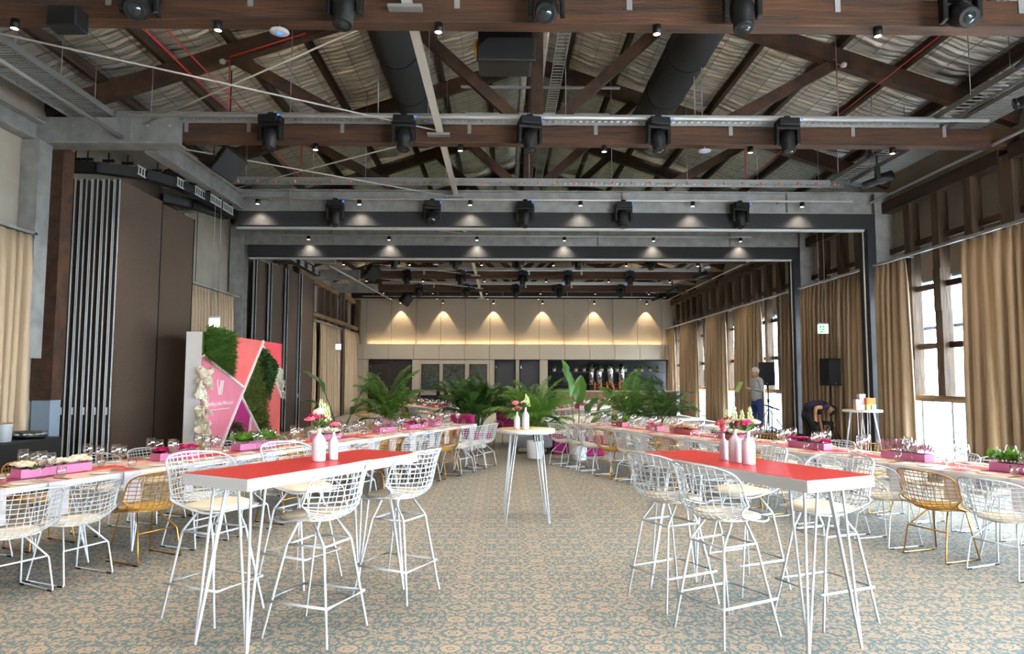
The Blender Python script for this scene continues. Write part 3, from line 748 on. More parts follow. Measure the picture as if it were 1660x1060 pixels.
# projector
t = thing('projector', 'big black projector hanging in the middle under the roof', 'projector', (.03,7.9,5.1))
obj('body', B().box(-.32,.3,-.3,.2,.08,.45), 'black_gloss', t, bevel=.03)
obj('front_cover', B().prism([(-.33,.02),(.33,.02),(.33,.3),(-.22,.3),(-.33,.18)], (0,-.31,0), (1,0,0), (0,0,1), (0,-1,0), .05), 'black_sat', t, bevel=.02)
obj('lens_housing', B().lathe([(.0,0),(.1,.0),(.11,.04),(.09,.06)],16,(-.31,-.05,.3),True,(-1,0,0)), 'gold', t)
obj('mount_plate', B().box(-.2,.16,-.12,.12,.5,.56).box(-.16,.12,-.2,.2,.56,.62), 'black_sat', t)
obj('mount_pole', B().tube([(-.02,0,.62),(-.02,0,.95)], .035, 10), 'black_sat', t)
for x in (-.14,.1): obj('threaded_rod', B().tube([(x,0,.62),(x,0,1.6)], .007, 5), 'galv', t)
for x in (-.08,-.02,.04): obj('bolt', B().lathe([(.015,0),(.015,.02),(0,.02)],8,(x,-.2,.59),True,(0,-1,0)), 'zinc', t)
# wireless discs and downlights
for x, y, z, l in ((-2.42,7.35,5.31,'at upper left under the nearest tie beam'),(3.3,11.1,5.31,'under the second tie beam at right'),(-2.2,22.35,5.31,'far away under the third timber truss')):
    t = thing('wireless_disc', 'white disc-shaped wireless unit %s' % l, 'wireless unit', (x,y,z))
    obj('shell', B().lathe([(0,0),(.08,.002),(.105,.015),(.1,.03),(0,.04)],24), 'white', t); obj('status_ring', B().lathe([(.02,-.002),(.03,-.002),(.03,.001),(.02,.001)],20), 'blue_led', t); obj('stem', B().tube([(0,0,.04),(0,0,.1)],.008,5), 'white', t)
dl = None
for i, (y, where) in enumerate(((7.28,'nearest tie beam'),(11.1,'second tie beam'),(14.5,'nearer steel portal'),(18.3,'farther steel portal'),(22.35,'third timber truss'),(26.1,'fourth timber truss'),(29.85,'fifth timber truss'),(31.7,'added pipe before the far wall'))):  # the last row is added to light the lower far wall
    zz = {2:5.378,3:5.398,7:5.378}.get(i,5.40)
    for j, x in enumerate((-5.2,-3.05,-.7,1.65,4.05,6.4)):
        lab = 'small black cylinder downlight on the %s, %s from left' % (where, ORD[j])
        if dl is None:
            dl = thing('downlight', lab, 'downlight', (x,y,zz), 0, 'downlights on the beams')
            obj('can', B().lathe([(.038,-.06),(.038,-.1),(.046,-.1),(.046,0),(0,0)],14), 'black_sat', dl); obj('glow', B().lathe([(0,-.096),(.037,-.096)],14), 'lamp_lens', dl)
            o = dl
        else: o = dup(dl, (x,y,zz), 0, lab)
        lamp('downlight_lamp', 'SPOT', (0,0,-.106), DOWNLIGHT_W*(1,1,.1,.1,1.1,1.1,1.1,1.0)[i], (1.0,.86,.68), o, .05, 2.0, .9)
for y in (3.6, -.15):
    for x in (-5.2,-3.05,-.7,1.65,4.05,6.4):
        o = dup(dl, (x,y,5.4), 0, 'small black cylinder downlight above and behind the viewer', 'downlights behind the viewer'); lamp('downlight_lamp', 'SPOT', (0,0,-.106), DOWNLIGHT_W*.6, (1.0,.86,.68), o, .05, 2.0, .9)
# wall washers at the end wall
for j, x in enumerate((-4.95,-2.9,-.45,1.93,4.44,6.99)):
    t = thing('wall_washer', 'small black wall washer over the far felt wall, %s from left' % ORD[j], 'wall light', (x,33.12,5.36), 0, 'wall washers over the far wall')
    obj('can', B().lathe([(.04,-.09),(.04,-.12),(.05,-.12),(.05,.02),(0,.02)],12), 'black_sat', t); obj('glow', B().lathe([(0,-.117),(.04,-.117)],12), 'lamp_lens', t); obj('stem', B().tube([(0,0,.02),(0,.2,.1)],.01,5), 'black_sat', t)
    lamp('washer_lamp', 'SPOT', (0,0,-.13), WASH_W, (1.0,.72,.42), t, .02, 1.16, .35, (.10,0,0))
# LED strip in the ledge cove
t = thing('cove_light', 'warm strip light along the ledge of the far wall', 'strip light')
obj('strip', B().box(-6.6,7.8,33.28,33.33,3.235,3.25), 'white', t)
for k in range(6):
    l = bpy.data.lights.new('cove_lamp','AREA'); l.shape = 'RECTANGLE'; l.size = 2.3; l.size_y = .04; l.energy = 9; l.color = (1,.66,.32)
    o = bpy.data.objects.new('cove_lamp', l); C.objects.link(o); o.location = (-5.4+2.4*k,33.3,3.255); o.rotation_euler = (PI,0,0); o.parent = t

# ================================================================ wire chairs and stools
PROF = [(.235,.435),(.16,.425),(.06,.418),(-.04,.418),(-.12,.428),(-.185,.455),(-.225,.50),(-.248,.56),(-.262,.62),(-.275,.68),(-.29,.74),(-.305,.79)]
def prof(s):
    q = s*(len(PROF)-1); k = min(int(q), len(PROF)-2); f = q-k
    p0 = PROF[max(k-1,0)]; p1 = PROF[k]; p2 = PROF[k+1]; p3 = PROF[min(k+2,len(PROF)-1)]
    cr = lambda a,b,c,d: .5*((2*b)+(-a+c)*f+(2*a-5*b+4*c-d)*f*f+(-a+3*b-3*c+d)*f**3)
    return cr(p0[0],p1[0],p2[0],p3[0]), cr(p0[1],p1[1],p2[1],p3[1])
def halfw(s):
    w_ = .205+.09*min(s/.6,1)**1.2
    if s > .6: w_ = .295-.02*((s-.6)/.4)
    if s > .82: t = (s-.82)/.18; w_ *= math.sqrt(max(0,1-(t*.985)**2.6))
    if s < .12: t = (.12-s)/.12; w_ *= math.sqrt(1-.55*t*t)
    return w_
def surf(x, s):
    y, z = prof(s); e = (x/.29)**2
    bk = min(max((s-.3)/.3,0),1)
    return Vector((x, y + e*(.15*bk*(1-.25*max(0,(s-.8)/.2))), z + e*(.012+.075*math.sin(PI*min(max((s-.12)/.5,0),1))*(1-.3*bk))))
def basket_mesh(mat, dz, r=.0036):
    m = B()
    xs = [-.27+.045*k for k in range(13)]
    ss = [k/40 for k in range(41)]
    for x in xs:
        run = [s for s in ss if abs(x) <= halfw(s)]
        if len(run) > 2: m.tube([surf(x,s)+Vector((0,0,dz)) for s in run[::2]+([run[-1]] if run[-1] not in run[::2] else [])], r, 4, caps=False)
    for k in range(1,19):
        s = k/19; w_ = halfw(s)
        m.tube([surf(w_*t,s)+Vector((0,0,dz)) for t in (-1,-.8,-.6,-.4,-.2,0,.2,.4,.6,.8,1)], r, 4, caps=False)
    return m.mesh('wire_mesh', mat)
def rim_mesh(mat, dz):
    ss = [k/30 for k in range(31)]
    pts = [surf(halfw(s),s) for s in ss]+[surf(-halfw(s),s) for s in ss[::-1]]
    return B().tube([p+Vector((0,0,dz)) for p in pts], .0068, 6, closed=True).mesh('rim', mat)
def pad_mesh(mat, dz):
    m = B(); n = 28; top = []; rings = []
    out = []
    for k in range(n):
        a = 2*PI*k/n; c = math.cos(a); s = math.sin(a)
        x = .195*abs(c)**.7*(1 if c > 0 else -1); y = .035+.185*abs(s)**.7*(1 if s > 0 else -1)
        out.append((x*(1+.08*(-s)), y))
    def zz(x,y): return .425+dz+.10*max(0,(-y-.06))**1.2+(x/.29)**2*.03
    for sc, h in ((.96,.002),(1.0,.010),(1.0,.022),(.95,.032),(.6,.036),(0.02,.037)):
        rings.append(len(m.v))
        for x, y in out: m.v.append((x*sc, .035+(y-.035)*sc, zz(x*sc,.035+(y-.035)*sc)+h))
    for r in range(len(rings)-1):
        for k in range(n):
            k2 = (k+1)%n; m.f.append([rings[r]+k, rings[r]+k2, rings[r+1]+k2, rings[r+1]+k]); m.sm.append(True)
    return m.mesh('seat_pad', mat)
def wire_chair(mat, pad, label):
    t = thing('wire_chair', label, 'chair')
    link('wire_mesh', basket_mesh(mat,0), t); link('rim', rim_mesh(mat,0), t); link('seat_pad', pad_mesh(pad,0), t)
    for s in (-1,1):
        l = obj('sled_leg', B().tube([(s*.15,.13,.425),(s*.16,.14,.40),(s*.205,.215,.02),(s*.207,.218,.008),(s*.207,-.20,.008),(s*.205,-.205,.02),(s*.19,-.16,.255),(s*.18,-.15,.27),(s*.10,-.02,.40),(s*.09,0,.415)], .0072, 6), mat, t)
        for ya in (.16,-.2): obj('foot_cap', B().box(s*.207-.011,s*.207+.011,ya,ya+.055,.0,.012), 'black_sat', l)
    obj('crossbar', B().tube([(-.185,-.152,.262),(.185,-.152,.262)], .0072, 6), mat, t)
    obj('seat_bar', B().tube([(-.15,.13,.42),(.15,.13,.42)], .0072, 6), mat, t)
    return t
def wire_stool(label):
    t = thing('bar_stool', label, 'bar stool'); dz = .285; mat = 'white'
    link('wire_mesh', basket_mesh(mat,dz,.004), t); link('rim', rim_mesh(mat,dz), t); link('seat_pad', pad_mesh('cream_pad',dz), t)
    for s in (-1,1):
        obj('front_leg', B().tube([(s*.12,.07,.70),(s*.14,.125,.58),(s*.145,.135,.555),(s*.215,.25,0)], .0085, 6), mat, t)
        obj('rear_leg', B().tube([(s*.11,-.04,.70),(s*.14,-.135,.58),(s*.145,-.145,.555),(s*.215,-.23,0)], .0085, 6), mat, t)
        obj('side_bar', B().tube([(s*.14,.13,.565),(s*.14,-.14,.565)], .0075, 6), mat, t)
    obj('crossbar', B().tube([(-.14,-.14,.565),(.14,-.14,.565)], .0075, 6), mat, t)
    obj('crossbar', B().tube([(-.14,.13,.565),(.14,.13,.565)], .0075, 6), mat, t)
    z = .225
    obj('footrest', B().tube([(-.20,-.215,z),(-.20,.245,z),(.20,.245,z),(.20,-.215,z)], .0085, 6, closed=True), mat, t)
    return t
chair_w = wire_chair('white','cream_pad','x'); chair_g = wire_chair('gold','gold_pad','x'); cused = {0:False,1:False}
def put_chair(x, y, ang, gold, label, group):
    src = chair_g if gold else chair_w
    if not cused[gold]:
        cused[gold] = True; src.location = (x,y,0); src.rotation_euler = (0,0,ang); src['label'] = label; src['group'] = group; return src
    return dup(src, (x,y,0), ang, label, group)
def face(dx, dy): return math.atan2(-dx, dy)          # rotation that turns local +Y to (dx,dy)

# long tables -----------------------------------------------------------------
class Frame:
    def __init__(s, o, u, v): s.o = Vector((*o,0)); s.u = Vector((*u,0)).normalized(); s.v = Vector((*v,0)).normalized()
    def p(s, a, b, z=0): q = s.o+s.u*a+s.v*b; return (q.x,q.y,z)
    def ang(s): return math.atan2(s.u.y, s.u.x)
FL = Frame((-4.395,4.22),(3.955,9.08),(-9.08,3.955)); FR = Frame((5.13,4.38),(-3.9,9.09),(9.09,3.9))
FBL = Frame((-.95,19.4),(-.394,.919),(-.919,-.394)); FBR = Frame((1.45,19.4),(.394,.919),(.919,-.394))
W = .9; TH = .75
def hairpin(m, x, y, h, sx, sy, spread=.06, r=.007):
    # three rods meeting at the foot
    foot = Vector((x+sx, y+sy, r)); 
    for a, b_ in ((0,0),(spread,0),(0,spread)):
        top = Vector((x-math.copysign(a,sx if sx else 1), y-math.copysign(b_,sy if sy else 1), h))
        m.tube([top, top.lerp(foot,.93)+(Vector((0,0,0))), foot+(top-foot).normalized()*0.0], r, 6)
    return m
def long_tables(F, n, where, L_=2.45, vs=1):
    names = ['nearest','second','third','farthest']
    for k in range(n):
        c = F.p(k*L_+L_/2, W/2); ang = F.ang()
        t = thing('long_table', '%s white-edged section of the %s' % (names[k] if n == 4 else ORD[k], where), 'table', c, ang, 'sections of the %s' % where)
        obj('tabletop', B().box(-L_/2+.002,L_/2-.002,-W/2,W/2,TH-.045,TH-.002), 'white_lam', t, bevel=.004)
        obj('top_veneer', B().box(-L_/2+.006,L_/2-.006,-W/2+.006,W/2-.006,TH-.003,TH), 'cream_top', t)
        for sx in (-1,1):
            for sy in (-1,1): obj('hairpin_leg', hairpin(B(), sx*(L_/2-.28), sy*(W/2-.16), TH-.04, sx*.07, sy*.07, .09), 'white', t)
long_tables(FL, 4, 'left long dining table'); long_tables(FR, 4, 'right long dining table')
long_tables(FBL, 3, 'far left dining table', 2.45); long_tables(FBR, 3, 'far right dining table', 2.45)

LA = [(1.39,0),(1.88,0),(2.55,1),(3.15,0),(3.72,0),(4.33,1),(5.0,0),(5.66,0),(6.33,1),(6.87,0),(7.46,0),(8.05,1),(8.57,0),(9.05,0),(9.54,0)]
LF = [(1.9,0),(2.5,1),(3.16,0),(3.79,0),(4.3,1),(4.85,0),(5.35,0),(5.85,0),(6.3,1),(6.8,0),(7.35,0),(7.9,0),(8.4,1),(8.95,0),(9.45,0)]
RA = [(1.2,0),(1.8,0),(2.39,1),(2.95,0),(3.5,0),(4.13,0),(4.65,1),(5.2,0),(5.72,0),(6.24,1),(6.74,0),(7.28,0),(7.87,1),(8.42,0),(8.94,0),(9.5,0)]
RF = [(2.15,0),(2.7,0),(3.2,0),(3.7,0),(4.25,1),(4.78,0),(5.36,0),(6.0,1),(6.6,0),(7.2,0),(7.8,0),(8.4,1),(9.0,0),(9.5,0)]
def chairs(F, lst, side, where, jit=.02):
    dv = (-.22 if side == 'aisle' else W+.22); cnt = {0:0,1:0}
    d = F.v if side == 'aisle' else -F.v
    for s, g in lst:
        x, y, _ = F.p(s+random.uniform(-jit,jit), dv+random.uniform(-.03,.03))
        cnt[g] += 1
        lab = '%s %s wire chair from camera on %s side of %s' % (ORD[cnt[g]-1], 'gold' if g else 'white', side, where)
        put_chair(x, y, face(d.x,d.y)+random.uniform(-.09,.09), g, lab, 'wire chairs on the %s side of the %s' % (side, where))
chairs(FL, LA, 'aisle', 'left long table'); chairs(FL, LF, 'wall', 'left long table')
chairs(FR, RA, 'aisle', 'right long table'); chairs(FR, RF, 'window', 'right long table')
bk = [(.5+.62*k, 1 if k % 4 == 2 else 0) for k in range(10)]
chairs(FBL, bk, 'wall', 'far left table'); chairs(FBR, bk, 'window', 'far right table')
chairs(FBL, bk[:9], 'aisle', 'far left table'); chairs(FBR, bk[:9], 'aisle', 'far right table')
put_chair(-4.4, 21.9, face(.6,-.8), 1, 'lone gold wire chair in front of the far left curtains beside the palm', 'loose chairs')

# stools ------------------------------------------------------------------------
DL = Vector((.41,.912)); PLv = Vector((.912,-.41)); PRv = Vector((-.912,-.41))
stool = wire_stool('x'); first = True
for x, y, d, lab in ((-1.98,4.68,PLv,'white wire bar stool left of the left bar table, nearer one'),(-1.62,5.46,PLv,'white wire bar stool left of the left bar table, farther one'),
    (-1.17,4.32,-PLv,'white wire bar stool on aisle side of left bar table, nearer one'),(-.78,5.1,-PLv,'white wire bar stool on aisle side of left bar table, farther one'),
    (1.42,4.30,-PRv,'white wire bar stool on aisle side of right bar table, nearer one'),(1.23,4.92,-PRv,'white wire bar stool on aisle side of right bar table, farther one'),
    (2.2,4.58,PRv,'white wire bar stool on window side of right bar table, nearer one'),(1.90,5.26,PRv,'white wire bar stool on window side of right bar table, farther one')):
    y += .36; a = face(d.x,d.y)+random.uniform(-.06,.06)
    if first: stool.location = (x,y,0); stool.rotation_euler = (0,0,a); stool['label'] = lab; stool['group'] = 'white wire bar stools'; first = False
    else: dup(stool, (x,y,0), a, lab, 'white wire bar stools')

# bar tables ---------------------------------------------------------------------
def bar_table(label, A, Bc, Cc, Dc):
    c = [sum(p[i] for p in (A,Bc,Cc,Dc))/4 for i in (0,1)]; d = Vector((Cc[0]-Bc[0],Cc[1]-Bc[1])); ang = math.atan2(d.y,d.x); L_ = 1.62; w_ = .56; H = 1.03
    t = thing('bar_table', label, 'bar table', (c[0],c[1],0), ang)
    obj('tabletop', B().box(-L_/2,L_/2,-w_/2,w_/2,H-.07,H-.002), 'white_lam', t, bevel=.003)
    obj('red_inlay', B().box(-L_/2+.004,L_/2-.004,-w_/2+.004,w_/2-.004,H-.003,H), 'red_top', t)
    for sx in (-1,1):
        for sy in (-1,1): obj('hairpin_leg', hairpin(B(), sx*(L_/2-.13), sy*(w_/2-.12), H-.07, sx*.05, sy*.06, .11, .0085), 'white', t)
    return t, c, ang
bar_table('white bar table with red top at left, wire stools around', (-1.93,4.34),(-1.42,4.17),(-.632,5.59),(-1.18,5.85))
bar_table('white bar table with red top at right, wire stools around', (2.23,4.28),(1.72,4.10),(1.03,5.59),(1.55,5.79))
def cocktail(label, x, y, r, rot):
    t = thing('cocktail_table', label, 'cocktail table', (x,y,0), rot)
    obj('tabletop', B().lathe([(0,.985),(r-.008,.985),(r,.99),(r,1.022),(r-.004,1.026),(0,1.026)],48), 'white_lam', t)
    obj('top_veneer', B().lathe([(r-.006,1.025),(r-.006,1.029),(0,1.029)],48), 'oak_top', t)
    for k in range(4):
        a = PI/4+k*PI/2; c, s = math.cos(a), math.sin(a)
        m = B(); foot = Vector((c*.345,s*.345,.009))
        for off in (-.045,.045):
            top = Vector((c*.2-s*off,s*.2+c*off,.985)); q = foot+Vector((-s*off,c*off,0))*.18
            m.tube([top, q], .0075, 8)
        m.tube([foot+Vector((-s,c,0))*.045*.18, foot-Vector((-s,c,0))*.045*.18], .0075, 8)
        obj('hairpin_leg', m, 'white', t)
    return t
cocktail('round white cocktail table with oak top in the middle of the aisle', .27, 8.13, .335, .035)
cocktail('round white cocktail table holding gift boxes by the window curtains', 6.85, 13.2, .35, .5)

# ================================================================ what stands on the tables
def wine_mesh():
    return B().lathe([(.033,0),(.034,.002),(.006,.006),(.0042,.02),(.004,.085),(.012,.095),(.034,.115),(.043,.14),(.041,.17),(.034,.205),(.0325,.205),(.039,.17),(.041,.14),(.032,.118),(.0,.1)],16).mesh('wine_glass','glassware')
def tumbler_mesh():
    return B().lathe([(.026,0),(.034,.012),(.04,.045),(.036,.085),(.0345,.085),(.038,.045),(.031,.014),(0,.008)],14).mesh('tumbler','glassware')
WINE = wine_mesh(); TUMB = tumbler_mesh()
PLATE = B().lathe([(0,.002),(.045,.002),(.05,0),(.078,.008),(.079,.010),(.05,.005),(0,.005)],24).mesh('side_plate','plate')
def napkin_mesh():
    w_ = .085
    pth = [(-.24,.004),(-.02,.004),(.006,.003),(.014,-.008),(.016,-.1),(.017,-.27)]
    m = B()
    def fn(a, b):
        q = b*(len(pth)-1); k = min(int(q),len(pth)-2); f = q-k
        y = pth[k][0]*(1-f)+pth[k+1][0]*f; z = pth[k][1]*(1-f)+pth[k+1][1]*f
        if b > .6: y += .006*math.sin(a*9)*(b-.6)
        return (-w_+2*w_*a, -y, z)
    m.grid(fn, 8, 15); return m.mesh('napkin','napkin')
NAP = napkin_mesh()
def card_mesh(mat): return B().box(-.05,.05,-.09,.09,0,.0025).mesh('menu_card', mat)
CARD = [card_mesh('menu_cream'), card_mesh('pink_pale'), card_mesh('coral')]
def knife_mesh():
    return B().beam((0,-.1,.003),(0,.02,.003),.012,.004).prism([(-.008,0),(.008,0),(.009,.06),(0,.1),(-.008,.08)],(0,.02,.001),(1,0,0),(0,1,0),(0,0,1),.003).mesh('table_knife','gold')
def fork_mesh():
    m = B().beam((0,-.1,.003),(0,.03,.003),.008,.004).box(-.011,.011,.03,.05,.001,.005)
    for x in (-.009,-.003,.003,.009): m.box(x-.0015,x+.0015,.05,.09,.002,.005)
    return m.mesh('table_fork','gold')
KNIFE = knife_mesh(); FORK = fork_mesh()
RUN = [B().box(-.5,.5,-.13,.13,0,.002).mesh('paper_runner', m) for m in ('coral','red','magenta','pink_pale','dusty_pink')]
RUNN = ['coral','red','magenta','pale pink','dusty pink']
def lay(F, lst, side, where, detail=True, tall=True):
    ang = F.ang(); sgn = 1 if side == 'aisle' else -1
    e = 0 if side == 'aisle' else W
    for i, (s, g) in enumerate(lst):
        v = lambda d: e+sgn*d
        inw = F.v*sgn; rot = math.atan2(-inw.x, inw.y)     # local +Y points inward
        seat = '%s place from camera, %s side of %s' % (ORD[i], side, where)
        z = TH
        if detail:
            # the napkin's inner end lies on the table, its outer end hangs over the edge
            tag(link('napkin', NAP, None, F.p(s, v(-.002), z), (0,0,rot)), 'grey napkin over the edge at %s' % seat, 'napkin', 'grey linen napkins')
            tag(link('menu_card', CARD[i%3], None, F.p(s+.01, v(.13), z+.0075), (0,0,rot+random.uniform(-.1,.1))), '%s menu card at %s' % (('cream','pale pink','coral')[i%3], seat), 'menu card', 'menu cards')
            tag(link('side_plate', PLATE, None, F.p(s-.21, v(.14), z)), 'white side plate at %s' % seat, 'plate', 'side plates')
            tag(link('table_fork', FORK, None, F.p(s+.12, v(.15), z, ), (0,0,rot+random.uniform(-.05,.05))), 'gold fork at %s' % seat, 'fork', 'gold cutlery')
            tag(link('table_knife', KNIFE, None, F.p(s+.145, v(.15), z), (0,0,rot+random.uniform(-.05,.05))), 'gold knife at %s' % seat, 'knife', 'gold cutlery')
        for k, (a, b_) in enumerate(((.07,.30),(.16,.335))):
            if not detail and k and i % 2: continue
            tag(link('wine_glass', WINE, None, F.p(s+a+random.uniform(-.015,.015), v(b_+random.uniform(-.015,.015)), z+.0015), None, 1.0+.12*(k == 0)), '%s stemmed wine glass at %s' % ('larger' if k == 0 else 'smaller', seat), 'wine glass', 'wine glasses at %s' % seat)
        if detail: tag(link('tumbler', TUMB, None, F.p(s+.21, v(.27+random.uniform(-.015,.015)), z+.0015)), 'clear water tumbler at %s' % seat, 'tumbler', 'water tumblers')
lay(FL, LA, 'aisle', 'left long table'); lay(FL, LF, 'wall', 'left long table')
lay(FR, RA, 'aisle', 'right long table'); lay(FR, RF, 'window', 'right long table')
lay(FBL, bk, 'wall', 'far left table', False); lay(FBL, bk, 'aisle', 'far left table', False)
lay(FBR, bk, 'window', 'far right table', False); lay(FBR, bk, 'aisle', 'far right table', False)
def runners(F, s0, s1, where, step=.42):
    s = s0; k = 0; cnt = {}
    while s < s1:
        c = (0,1,2,0,3,1,4)[k%7]; cnt[c] = cnt.get(c,0)+1
        o = link('paper_runner', RUN[c], None, F.p(s, W/2+random.uniform(-.05,.05), TH+.0002+.0022*(k%3)), (0,0,F.ang()+random.uniform(-.12,.12)), (.75,.8,.5))
        tag(o, '%s %s paper runner from camera along middle of %s' % (ORD[cnt[c]-1], RUNN[c], where), 'table runner', 'paper runners on the %s' % where)
        s += step+random.uniform(-.03,.03); k += 1
runners(FL, .7, 9.3, 'left long table', .62); runners(FR, .7, 9.3, 'right long table', .62)
runners(FBL, .6, 7, 'far left table', .95); runners(FBR, .6, 7, 'far right table', .95)

# flower boxes --------------------------------------------------------------------
def rosette(mat, r=.035, seed=1):
    rnd = random.Random(seed); m = B()
    def petal(a, tilt, rad, w_):
        c, s = math.cos(a), math.sin(a)
        def fn(p, q):
            x = (q-.5)*w_*math.sin(PI*(.15+.8*p)); rr = rad*(.15+.85*math.sin(p*1.5)); z = rad*tilt*p*(1+.2*p)-.3*rad*(abs(q-.5)*2)**2*0
            return (c*rr-s*x, s*rr+c*x, z)
        m.grid(fn, 3, 2)
    for k in range(6): petal(k*PI/3, .45, r, r*1.5)
    for k in range(5): petal(.4+k*2*PI/5, .85, r*.7, r*1.2)
    for k in range(4): petal(.9+k*PI/2, 1.5, r*.38, r*.9)
    return m.mesh('bloom', mat)
def tuft(mat, r=.05, n=14, seed=2, ln=.07, w_=.012):
    rnd = random.Random(seed); m = B()
    for k in range(n):
        a = rnd.uniform(0,2*PI); e = rnd.uniform(.35,1.35); d = Vector((math.cos(a)*math.cos(e),math.sin(a)*math.cos(e),math.sin(e))); sd = d.cross(Vector((0,0,1))).normalized()*w_; b_ = Vector((rnd.uniform(-r,r)*.5,rnd.uniform(-r,r)*.5,0)); l = ln*rnd.uniform(.7,1.2)
        i = len(m.v); m.v += [tuple(b_), tuple(b_+d*l*.55+sd), tuple(b_+d*l), tuple(b_+d*l*.55-sd)]; m.f.append([i,i+1,i+2,i+3]); m.sm.append(False)
    return m
BL = {'cream':rosette('rose_cream',.045),'magenta':rosette('bloom_magenta',.038),'hot':rosette('bloom_pink',.04),'peach':rosette('bloom_peach',.04)}
BL['heather'] = tuft('bloom_heather',.05,26,3,.11,.006).mesh('bloom','bloom_heather')
BL['leaf'] = tuft('leaf',.05,9,5,.12,.034).mesh('leaf_cluster','leaf')
LEAFT = tuft('leaf',.05,8,9,.06,.014).mesh('leaf_cluster','leaf_dark')
def flower_box(F, s, kind, L_, label, boxmat='pink_box', v=W/2, tagcard=False):
    x, y, _ = F.p(s, v); t = thing('flower_box', label, 'flower box', (x,y,TH+.008), F.ang(), 'flower boxes')
    h = .075; w_ = .14
    m = B(); 
    m.box(-L_/2,L_/2,-w_/2,w_/2,0,.006)
    for a in (-1,1): m.box(-L_/2,L_/2,min(a*w_/2,a*(w_/2-.006)),max(a*w_/2,a*(w_/2-.006)),.006,h).box(min(a*L_/2,a*(L_/2-.006)),max(a*L_/2,a*(L_/2-.006)),-w_/2+.006,w_/2-.006,.006,h)
    obj('planter', m, boxmat, t); obj('foam', B().box(-L_/2+.008,L_/2-.008,-w_/2+.008,w_/2-.008,.006,h-.012), 'soil', t)
    st = .055 if kind in ('cream','magenta','hot','peach') else .075
    n = int(L_/st); rows_ = 3 if st < .06 else 2
    for i in range(n):
        for j in range(rows_):
            xx = -L_/2+.03+(L_-.06)*i/max(1,n-1)+random.uniform(-.008,.008); yy = (-w_/2+.03)+(w_-.06)*j/max(1,rows_-1)+random.uniform(-.008,.008)
            link('bloom' if kind != 'leaf' else 'leaf_cluster', BL[kind], t, (xx,yy,h+.012+random.uniform(0,.02)), (random.uniform(-.25,.25),random.uniform(-.25,.25),random.uniform(0,6.28)), random.uniform(.85,1.15))
    if kind in ('magenta','cream','peach'):
        for i in range(6): link('leaf_cluster', LEAFT, t, (random.uniform(-L_/2+.03,L_/2-.03), random.choice((-1,1))*.06, h-.012), (0,0,random.uniform(0,6)))
    if tagcard: obj('place_disc', B().lathe([(0,0),(.035,0),(.035,.003),(0,.003)],20,(.08,-.02,h+.07),False,(0,-1,0)).tube([(.08,-.02,h-.02),(.08,-.02,h+.04)],.002,4), 'orange_tag', t)
flower_box(FL,2.13,'cream',.62,'pink box of cream roses nearest on the left long table')
flower_box(FL,3.42,'magenta',.5,'pink box of magenta blooms on the left long table')
flower_box(FL,4.55,'leaf',.6,'pink box of green leaves on left long table by backdrop')
flower_box(FL,5.9,'cream',.5,'pink box of cream roses behind the left bottle vases')
flower_box(FL,7.33,'heather',.4,'pink box of purple heather on far part of left table')
flower_box(FL,8.3,'magenta',.55,'pink box of magenta blooms near the far end of left table')
flower_box(FL,8.98,'hot',.25,'small pink box of rose blooms last on the left table')
flower_box(FR,2.05,'leaf',.5,'pink box of green leaves nearest on right table at image edge')
flower_box(FR,3.18,'heather',.5,'pink box of purple heather on the right long table')
flower_box(FR,4.46,'magenta',.55,'pink box of magenta blooms in front of the bending person')
flower_box(FR,5.85,'cream',.5,'pink box of cream roses behind the right bottle vases')
flower_box(FR,6.89,'peach',.55,'pink box of peach blooms with orange disc on right table','pink_box2',W/2,True)
flower_box(FR,7.65,'hot',.32,'small pink box of hot pink blooms on right table')
flower_box(FR,8.7,'leaf',.35,'small pink box of green leaves near far end of right table','pink_box2')
for F, wn in ((FBL,'far left'),(FBR,'far right')):
    for k, (s, kd) in enumerate(((.9,'magenta'),(2.1,'cream'),(3.3,'hot'),(4.5,'heather'),(5.7,'magenta'))):
        flower_box(F, s, kd, .4, 'small flower box on the %s table, %s from its near end' % (wn, ORD[k]), 'pink_box')

# bottle vases with stems ---------------------------------------------------------------
def vase(x, y, z, h, r, label, flowers, neck=.3):
    t = thing('bottle_vase', label, 'vase', (x,y,z), random.uniform(0,6), 'white ceramic bottle vases')
    obj('bottle', B().lathe([(0,.001),(r*.93,.0),(r,.006),(r,h*.58),(r*.92,h*.68),(r*.55,h*.78),(r*neck,h*.83),(r*neck,h*.98),(r*neck*1.12,h),(r*neck*.8,h),(r*neck*.7,h*.9),(0,h*.85)],24), 'vase', t)
    for (kd, hh, dx, dy) in flowers:
        top = Vector((dx,dy,h+hh))
        obj('stem', B().tube([(0,0,h*.86),(dx*.3,dy*.3,h+hh*.4),tuple(top)], .0022, 5), 'stem', t)
        if kd == 'lime':
            m = B()
            for k in range(16):
                a = k*2.4; q = k/16; rr = .02*(1-q*.75); c_ = Vector((math.cos(a)*rr,math.sin(a)*rr,-.03+.1*q)); m.lathe([(0,-.012),(.010*(1.2-q*.7),0),(0,.016)],6,tuple(top+c_))
            obj('flower_spike', m, 'bloom_lime', t)
        elif kd == 'protea':
            obj('bloom', B().lathe([(0,-.02),(.018,-.01),(.024,.012),(.018,.03),(.006,.045),(0,.046)],12,tuple(top)), 'bloom_pink', t)
        else: link('bloom', BL[kd], t, tuple(top), (random.uniform(-.5,.5),random.uniform(-.5,.5),0), 1.0)
    if len(flowers) > 2: link('leaf_cluster', LEAFT, t, (0,0,h), None, 1.4)
Z1 = 1.031
vase(-1.27,5.0,Z1,.225,.047,'white bottle vase with pink rose and lime spikes on left bar table',[('lime',.13,.0,.01),('lime',.10,-.05,0),('magenta',.07,.03,-.02),('magenta',.07,-.03,-.02),('hot',.055,.055,-.03),('cream',.1,.02,.02),('lime',.08,-.06,.02)])
